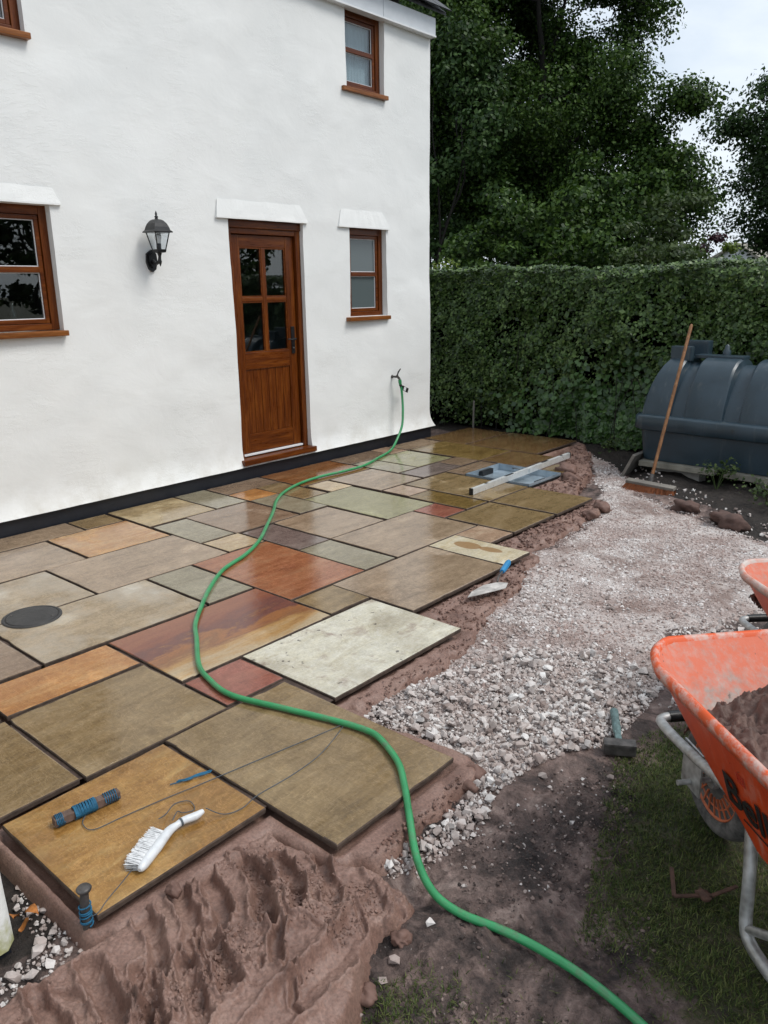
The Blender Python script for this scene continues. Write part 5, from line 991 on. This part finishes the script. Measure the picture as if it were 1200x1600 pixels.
# fallen leaves by the wing wall
LEAFN = ['curled orange leaf on dark soil by the white wall corner', 'yellow leaf beside the curled orange leaf by the white wall', 'small rust leaf on soil among the white stones']
for k, (x, y) in enumerate(((3.515, .70), (3.495, .665), (3.54, .665))):
    m = MB(); a = .5+k*1.9; L_ = .042-.006*k; vs = []
    for i in range(5):
        t = i/4; w2 = .017*math.sin(PI*min(.97, t+.03))**.8; cx_, cy_ = x+math.cos(a)*L_*(t-.5), y+math.sin(a)*L_*(t-.5); z = -.052+.016*math.sin(3*t+k); vs += [(cx_-math.sin(a)*w2, cy_+math.cos(a)*w2, z+.008), (cx_, cy_, z), (cx_+math.sin(a)*w2, cy_-math.cos(a)*w2, z+.008)]
    m.add(vs, [(3*i+j, 3*i+j+1, 3*i+j+4, 3*i+j+3) for i in range(4) for j in range(2)], True); tag(m.build('fallen_leaf', MAT['dead_leaf'], fix=False), LEAFN[k], 'leaf', 'fallen leaves by the wall')
# rusty bent iron in the grass
ri = thing('rusty_iron', 'rusty bent iron strap with a round lump in the grass', 'scrap iron', (4.9, 2.0, -.08))
MB().bar((4.818, 2.055, -.060), (4.868, 1.948, -.062), .012, .005).bar((4.868, 1.948, -.062), (4.935, 2.005, -.06), .011, .005).bar((4.95, 2.015, -.06), (4.995, 2.10, -.058), .010, .005).build('strap', MAT['rusty_steel'], ri)
m = MB(); bm = lump(.052, 33, .55); m.bm(bm, True); bm.free(); m.v = [(a+4.937, b+2.008, c-.058) for a, b, c in m.v]; m.build('knob', MAT['rusty_steel'], ri, fix=False)
# ================================================================== WHEELBARROWS
def rrect(x0, x1, y0, y1, rf, rr, n=8):
    out = []
    for (cx, cy, a0, r) in ((x0+rf, y0+rf, PI, rf), (x1-rr, y0+rr, 1.5*PI, rr), (x1-rr, y1-rr, 0, rr), (x0+rf, y1-rf, .5*PI, rf)):
        for k in range(n+1): a = a0+.5*PI*k/n; out.append((cx+r*math.cos(a), cy+r*math.sin(a)))
    return out
def loops(m, L, close_last=True, smooth=True):
    n = len(L[0]); vs = [p for l in L for p in l]
    m.add(vs, [(i*n+k, i*n+(k+1) % n, (i+1)*n+(k+1) % n, (i+1)*n+k) for i in range(len(L)-1) for k in range(n)], smooth)
    if close_last: m.add(L[-1], [tuple(range(n))])
def text_mesh(s, size, mat, off=.0):
    cu = bpy.data.curves.new('lettering', 'FONT'); cu.body = s; cu.size = size; cu.extrude = .0008; cu.offset = off; cu.space_character = 1.02
    o = bpy.data.objects.new('lettering_tmp', cu); col.objects.link(o); dg = bpy.context.evaluated_depsgraph_get(); dg.update()
    me = bpy.data.meshes.new_from_object(o.evaluated_get(dg)); bpy.data.objects.remove(o); bpy.data.curves.remove(cu); me.materials.clear(); me.materials.append(mat); return me
RZ = .650
def tray_loop(t, off=0.0):
    """t 0 at rim .. 1 at floor"""
    x0 = .0+.38*t; x1 = 1.02-.24*t; ya = .0+.115*t; yb_ = .62-.115*t; z = RZ-.34*t
    rf = .12-.02*t; pts = rrect(x0+off, x1-off, ya+off, yb_-off, rf, .12, 8)
    out = []
    for x, y in pts: out.append((x-(.10*(1-t)*max(0, 1-((y-.31)/.31)**4) if x < .35 else 0), y, z))
    return out
def barrow(name, label, load_label, loc, rotz, scale, rim_mat):
    b = rthing(name, label, 'wheelbarrow', loc, rotz, 'wheelbarrows by the gravel', scale)
    m = MB(); loops(m, [tray_loop(t) for t in (.02, .15, .35, .6, .85, 1.0)]); tray = m.build('tray', MAT['orange'], b, fix=False)
    m = MB(); L = [tray_loop(t, .006) for t in (0.0, .15, .35, .6, .85)]+[[(x, y, z+.006) for x, y, z in tray_loop(1.0, .008)]]; loops(m, L); m.build('tray_lining', MAT['orange_in'], tray, fix=False)
    rim = tray_loop(0.0); m = MB(); out = [(x+(-.007 if x < .5 else .007), y+(-.007 if y < .31 else .007), z-.020) for x, y, z in tray_loop(.02)]; up = [(x, y, z+.010) for x, y, z in rim]; inn = [(x, y, z+.005) for x, y, z in tray_loop(.0, .012)]; lo_ = [(x, y, z-.022) for x, y, z in tray_loop(.0, .006)]
    o2 = [(x+(-.009 if x < .5 else .009), y+(-.009 if y < .31 else .009), z-.004) for x, y, z in rim]
    loops(m, [lo_, out, o2, up, inn, [(x, y, z-.012) for x, y, z in tray_loop(.02, .011)]], False); m.build('rim', MAT[rim_mat], tray)
    # wheel
    wc = Vector((.0, .31, .19)); whl = MB().lathe([(.055, -.018), (.060, -.030), (.118, -.022), (.126, -.036), (.130, -.036), (.130, .036), (.126, .036), (.118, .022), (.060, .030), (.055, .018)], wc, 36, 'y').build('wheel', MAT['orange_wheel'], b)
    prof = [(.128, -.030), (.135, -.041), (.160, -.046), (.178, -.036), (.187, -.018), (.190, 0), (.187, .018), (.178, .036), (.160, .046), (.135, .041), (.128, .030)]
    MB().lathe(prof, wc, 44, 'y').build('tyre', MAT['rubber'], whl)
    m = MB()
    for k in range(22):
        a = 2*PI*k/22; d = Vector((math.cos(a), 0, math.sin(a))); 
        for sgn in (-1, 1): m.bar(wc+d*.062+Vector((0, sgn*.030, 0)), wc+d*.122+Vector((0, sgn*.026, 0)), .005, .014, (0, 1, 0))
    for sgn in (-1, 1): m.lathe([(.092, sgn*.024), (.092, sgn*.033), (.097, sgn*.033), (.097, sgn*.024)], wc, 36, 'y')
    m.build('spoke_ribs', MAT['orange_wheel'], whl)
    MB().lathe([(.028, -.05), (.030, -.045), (.030, .045), (.028, .05)], wc, 16, 'y').lathe([(.009, -.16), (.009, .16)], wc, 10, 'y').build('axle', MAT['galvanised'], whl)
    # tubular frame: nose hoop round the wheel, side rails, handles
    g = MAT['galvanised']
    nose = [(1.50, .06, .60), (1.35, .07, .56), (.98, .10, .43), (.75, .150, .345), (.45, .172, .335), (.22, .175, .325), (.02, .175, .305), (-.15, .172, .30), (-.20, .195, .30), (-.205, .31, .30), (-.20, .425, .30), (-.15, .448, .30), (.02, .445, .305), (.22, .445, .325), (.45, .448, .335), (.75, .470, .345), (.98, .52, .43), (1.35, .55, .56), (1.50, .56, .60)]
    fr = MB().tube(nose, .0165, 10, sub=4).build('frame', g, b, fix=False)
    MB().tube([(-.205, .215, .30), (-.205, .405, .30)], .020, 10).build('nose_sleeve', MAT['black_metal'], fr)
    for y, k in ((.06, 0), (.56, 1)): MB().tube([(1.37, y+.01-.02*k, .567), (1.52, y, .606)], .020, 10).build('grip', MAT['black_metal'], fr)
    for y in (.196, .424): m = MB(); m.box((-.055, y-.003, .165), (.055, y+.003, .315), .0); m.build('axle_plate', MAT['galvanised'], fr)
    for s_, yo, d in ((1, 0, 1), (-1, .62, -1)):
        Yv = lambda y: y if s_ > 0 else .62-y
        lg = MB().tube([(.34, Yv(.178), .335), (.365, Yv(.165), .27), (.40, Yv(.150), .17), (.425, Yv(.138), .06), (.45, Yv(.132), .026), (.50, Yv(.130), .013), (.60, Yv(.130), .013), (.68, Yv(.132), .03), (.76, Yv(.13), .18), (.82, Yv(.125), .37)], .0175, 10, sub=4).build('leg', g, b, fix=False)
        MB().bar((.335, Yv(.192), .335), (.385, Yv(.170), .20), .022, .005, (0, 1, 0)).build('leg_strap', g, lg)
        MB().tube([(.445, Yv(.136), .045), (.56, Yv(.145), .12), (.72, Yv(.155), .34)], .013, 8).build('brace', g, lg)
    # heap of mortar in the tray
    return b, tray
bloc, brot = (4.656, 2.108, -.07), math.atan2(-.661, .75)
b1_, tray1 = barrow('wheelbarrow', 'orange wheelbarrow with black lettering, front wheel on the lawn', '', bloc, brot, 1.0, 'orange_rim')
yv = Vector((0, -.115, .34)).normalized(); nv = Vector((1, 0, 0)).cross(yv)
def panel(s, t, o=0): return Vector((s, .115*t, RZ-.34*t))+nv*o
me = text_mesh('Belle', .135, MAT['black_print'], .0022); o = bpy.data.objects.new('lettering', me); col.objects.link(o); o.parent = tray1
m4 = Matrix(((1, 0, 0), tuple(yv), tuple(nv))).transposed().to_4x4(); m4.translation = panel(.375, .68, .0045)-ORG[tray1.name]; o.matrix_local = m4; o['label'] = 'black Belle lettering on the tray side'
MB().obox(panel(.56, .75, .0035), (1, 0, 0), yv, nv, .12, .0018, .0008).build('underline', MAT['black_print'], tray1)
for (dx, dt, hx_, hy_) in ((0, 0, .016, .0012), (-.014, -.035, .0012, .014), (.014, -.035, .0012, .014), (0, -.07, .016, .0012), (0, -.035, .010, .0012)): MB().obox(panel(.475+dx, .36+dt, .0032), (1, 0, 0), yv, nv, hx_, hy_, .0007).build('emblem', MAT['red_paint'], tray1)
b2_, tray2 = barrow('wheelbarrow', 'second orange wheelbarrow, lime stained, half out of view behind the lettered one', '', (4.566, 3.225, -.07), brot-.06, .90, 'lime_rim')
def load(loc, rotz, scale, label, seed, prof):
    n1, n2_ = 210, 130; xs_ = np.linspace(.02, .97, n1); ys_ = np.linspace(.03, .59, n2_); A, B = np.meshgrid(xs_, ys_, indexing='ij')
    h = prof(A, B)+.026*fbm(A, B, 7, 4, seed, .6)+.016*ridge(A, B, 11, 3, seed+5)+.013*fbm(A, B, 30, 4, seed+9, .72)
    # keep it inside the tray walls
    tside = np.minimum(np.minimum(B-.012, .608-B)/.115, np.minimum((A+.05)/.42, (1.0-A)/.24)); wall_z = RZ-.34*np.clip(tside, 0, 1)
    h = np.maximum(h, .37); dv_ = h-wall_z; kp_ = dv_ > -.02
    o, _ = grid_mesh('mortar_load', xs_, ys_, h, MAT['mortar_load'], keep=kp_); o.location = loc; o.rotation_euler = (0, 0, rotz); o.scale = (scale,)*3; return tag(o, label, 'mortar', 'mortar in the barrows')
load(bloc, brot, 1.0, 'heap of damp brown mortar in the lettered wheelbarrow', 140, lambda A, B: .38+.17*ss(.02, .18, A+.25*(B-.3))+.23*np.exp(-(((A-.52)/.30)**2+((B-.40)/.19)**2)))
load((4.566, 3.225, -.07), brot-.06, .90, 'brown mortar in the second wheelbarrow at the right edge', 150, lambda A, B: .52+.13*np.exp(-(((A-.55)/.3)**2+((B-.3)/.22)**2)))
# ================================================================== OIL TANK
tdir = math.atan2(-.05, 1.0)
tk = rthing('oil_tank', 'dark blue grey ribbed plastic heating oil tank in front of the hedge', 'oil tank', (2.46, 6.93, .075), tdir)
TL, TW = 2.05, .98
def tub(x0, x1, y0, y1, z0, z1, tin, r): 
    m = MB(); loops(m, [[(x, y, z0) for x, y in rrect(x0+tin, x1-tin, y0+tin, y1-tin, r, r, 6)][::-1]]*1, True) if False else None
    L = [[(x, y, z) for x, y in rrect(x0+d, x1-d, y0+d, y1-d, r, r, 6)] for z, d in ((z0, tin), ((z0+z1)/2, tin*.5), (z1, 0))]
    m.add(L[0], [tuple(range(len(L[0])))[::-1]]); loops(m, L, True); return m
body = tub(.05, TL-.05, .05, TW-.05, .0, .30, .03, .10).build('lower_tub', MAT['tank'], tk, fix=True)
m = MB(); L = []
for d, z in ((.05, .275), (.012, .285), (.0, .295), (.0, .400), (.010, .414), (.06, .422)): L.append([(x, y, z) for x, y in rrect(d, TL-d, d, TW-d, .13, .13, 7)])
loops(m, L, True); m.build('flange', MAT['tank'], tk)
# upper shell: half barrel section swept along x, raised ribs with recesses between
def sec(x, inset, n=26):
    out = []
    hp_ = [(.070, .412), (.084, .48), (.118, .59), (.160, .69), (.205, .78), (.26, .85), (.33, .898), (.41, .922), (.49, .928)]
    hp_ = hp_+[(TW-y, z) for y, z in hp_[-2::-1]]
    for y, z in hp_:
        k = (z-.412)/.516; out.append((x+.11*max(k, 0)**2.6*(1 if x < .1 else 0)-.11*max(k, 0)**2.6*(1 if x > TL-.1 else 0), y+inset*(1 if y < .45 else -1 if y > .53 else 0)*min(1, .3+k), z-inset*k**2*.9 if k > 0 else z))
    return out
segs_ = []; xr = [(.07, .335, 0), (.335, .47, 1), (.47, .80, 0), (.80, .95, 1), (.95, 1.28, 0), (1.28, 1.43, 1), (1.43, 1.70, 0), (1.70, 1.83, 1), (1.83, TL-.07, 0)]
prof_x = []
for a, b_, rec in xr:
    if rec: prof_x += [(a+.012, .062), (b_-.012, .062)]
    else: prof_x += [(a, .012), (a+.018, .0), (b_-.018, .0), (b_, .012)]
prof_x[0] = (.07, .03); prof_x[-1] = (TL-.07, .03)
L = [sec(x, i) for x, i in prof_x]; n = len(L[0]); m = MB(); m.add([p for l in L for p in l], [(i*n+k, i*n+k+1, (i+1)*n+k+1, (i+1)*n+k) for i in range(len(L)-1) for k in range(n-1)], True)
e0 = [(x+.0, y, z) for x, y, z in L[0]]; m.add(e0, [tuple(range(n))]); m.add(L[-1], [tuple(range(n))[::-1]]); sh = m.build('upper_shell', MAT['tank'], tk, fix=False)
bm = bmesh.new(); bm.from_mesh(sh.data); bmesh.ops.remove_doubles(bm, verts=bm.verts[:], dist=1e-5); bmesh.ops.recalc_face_normals(bm, faces=bm.faces[:])
for e in bm.edges:
    if len(e.link_faces) == 2 and e.calc_face_angle(0) > .5: e.smooth = False
bm.to_mesh(sh.data); bm.free()
MB().box((.17, .36, .89), (.36, .44, 1.02), .012).build('lifting_lug', MAT['tank'], tk); MB().box((.20, .60, .90), (.42, .70, 1.06), .012).build('lifting_lug', MAT['tank'], tk)
MB().box((.36, .44, .915), (.80, .60, .945), .008).build('inspection_lid', MAT['tank'], tk); MB().lathe([(.035, .94), (.035, .985), (.022, 1.0), (.020, 1.03), (.0, 1.045)], (.62, .52, 0), 12).build('vent', MAT['tank'], tk)
# supports under the tank, one by one
c_, s_ = math.cos(tdir), math.sin(tdir)
def sup(name, mat, a, b_, label, cat, bev=.006, rot=0):
    m = MB(); m.box(a, b_, bev); cx, cy = (a[0]+b_[0])/2, (a[1]+b_[1])/2; cr_, sr_ = math.cos(rot+tdir), math.sin(rot+tdir)
    m.v = [(cx+(x-cx)*cr_-(y-cy)*sr_, cy+(x-cx)*sr_+(y-cy)*cr_, z+.004*math.sin(23*x+11*y)) for x, y, z in m.v]; return tag(m.build(name, MAT[mat], fix=False), label, cat)
sup('concrete_slab', 'old_concrete', (2.58, 6.92, .020), (3.28, 7.50, .070), 'mossy concrete slab under the left end of the oil tank', 'slab')
sup('concrete_slab', 'old_concrete', (3.36, 6.89, .015), (4.05, 7.48, .068), 'mossy concrete slab under the right part of the oil tank', 'slab')
sup('concrete_slab', 'old_concrete', (4.10, 6.86, .015), (4.60, 7.45, .066), 'concrete slab under the far right end of the oil tank', 'slab')
sup('concrete_slab', 'old_concrete', (2.60, 7.52, .020), (4.4, 7.85, .070), 'long rear concrete slab under the back of the oil tank', 'slab')
sup('concrete_block', 'block_concrete', (2.70, 7.02, -.10), (3.12, 7.16, .017), 'grey concrete block propping the left slab below the tank', 'block', rot=-.06)
sup('concrete_block', 'block_concrete', (3.60, 7.00, -.10), (3.72, 7.34, .012), 'grey concrete block propping the right slab below the tank', 'block')
sup('concrete_block', 'block_concrete', (4.3, 6.98, -.10), (4.42, 7.3, .012), 'concrete block propping the far right slab below the tank', 'block')
sup('concrete_block', 'block_concrete', (3.0, 7.6, -.10), (3.4, 7.75, .017), 'concrete block propping the rear slab below the tank', 'block')
m = MB(); m.obox((2.49, 6.98, .0), Vector((.42, .06, .90)).normalized(), (-.08, .995, -.03), Vector((.90, .0, -.42)).normalized(), .14, .16, .014, .004); tag(m.build('leaning_board', MAT['grey_board']), 'grey weathered board leaning on the left end slab of the tank', 'board')
# ================================================================== BROOM
br = thing('yard_broom', 'wooden handled yard broom with red brown bristles leaning on the oil tank', 'broom', (2.9, 6.4, -.07))
hA, hB = Vector((2.885, 6.46, -.005)), Vector((2.845, 7.20, 1.295)); 
MB().tube([hA, hA.lerp(hB, .5), hB.lerp(hA, .01), hB], [.0145, .0145, .0145, .010], 10).build('handle', MAT['broom_wood'], br)
b0, b1 = Vector((2.70, 6.40, .0)), Vector((3.14, 6.36, -.004)); bd = (b1-b0).normalized()
MB().bar(b0, b1, .058, .030, (0, -.25, 1), .008).build('stock', MAT['grey_board'], br)
MB().tube([hA-(hB-hA).normalized()*.02, hA.lerp(hB, .05)], .020, 10).build('socket', MAT['dark_steel'], br)
m = MB()
for k in range(900):
    t = random.random(); w2 = random.uniform(-.026, .026); p = b0.lerp(b1, .015+.97*t)+Vector((0, w2, -.012)); q = p+Vector(((t-.5)*.07+random.gauss(0, .006), w2*.9-.035+random.gauss(0, .006), -random.uniform(.055, .068))); d_ = Vector((.0022, 0, 0)); m.add([p-d_, p+d_, q+d_*.6, q-d_*.6], [(0, 1, 2, 3)])
m.build('bristles', MAT['bristle'], br, fix=False)
# weeds by the tank
for k, (x, y, hgt, lab) in enumerate(((3.36, 6.72, .20, 'pale weed sprouting from the soil between the tank slabs'), (3.85, 6.45, .16, 'green weed on the soil at the right edge below the tank'), (2.0, 7.72, .10, 'small dry weed at the corner of the far slabs'))):
    wd = thing('weed', lab, 'weed', (x, y, -.06), 'weeds around the oil tank'); m = MB(); tips = []
    for j in range(6):
        a = random.uniform(0, 6.28); e = Vector((x+math.cos(a)*.10, y+math.sin(a)*.10, -.05+hgt*random.uniform(.6, 1.1))); m.tube([(x, y, -.06), ((x+e.x)/2, (y+e.y)/2, e.z*.7), tuple(e)], .003, 5); tips.append(e)
    tag(m.build('stem', MAT['olive_leaf'], wd), kind='stuff'); n = 120 if k != 1 else 200; P = np.array([tuple(random.choice(tips)) for _ in range(n)])*1.0; P += rng.normal(0, .045 if k != 1 else .10, P.shape)*np.array([1, 1, .6]); P[:,2] = np.maximum(P[:,2], -.05); V_, F_ = leaves(P, rng.normal(0, .5, (n, 3))+np.array([0, -.4, 1]), rng.uniform(.02, .05, n), .6); tag(np_mesh('leaf_tuft', V_, F_, MAT['olive_leaf'], wd, org=(x, y, -.06)), kind='stuff')
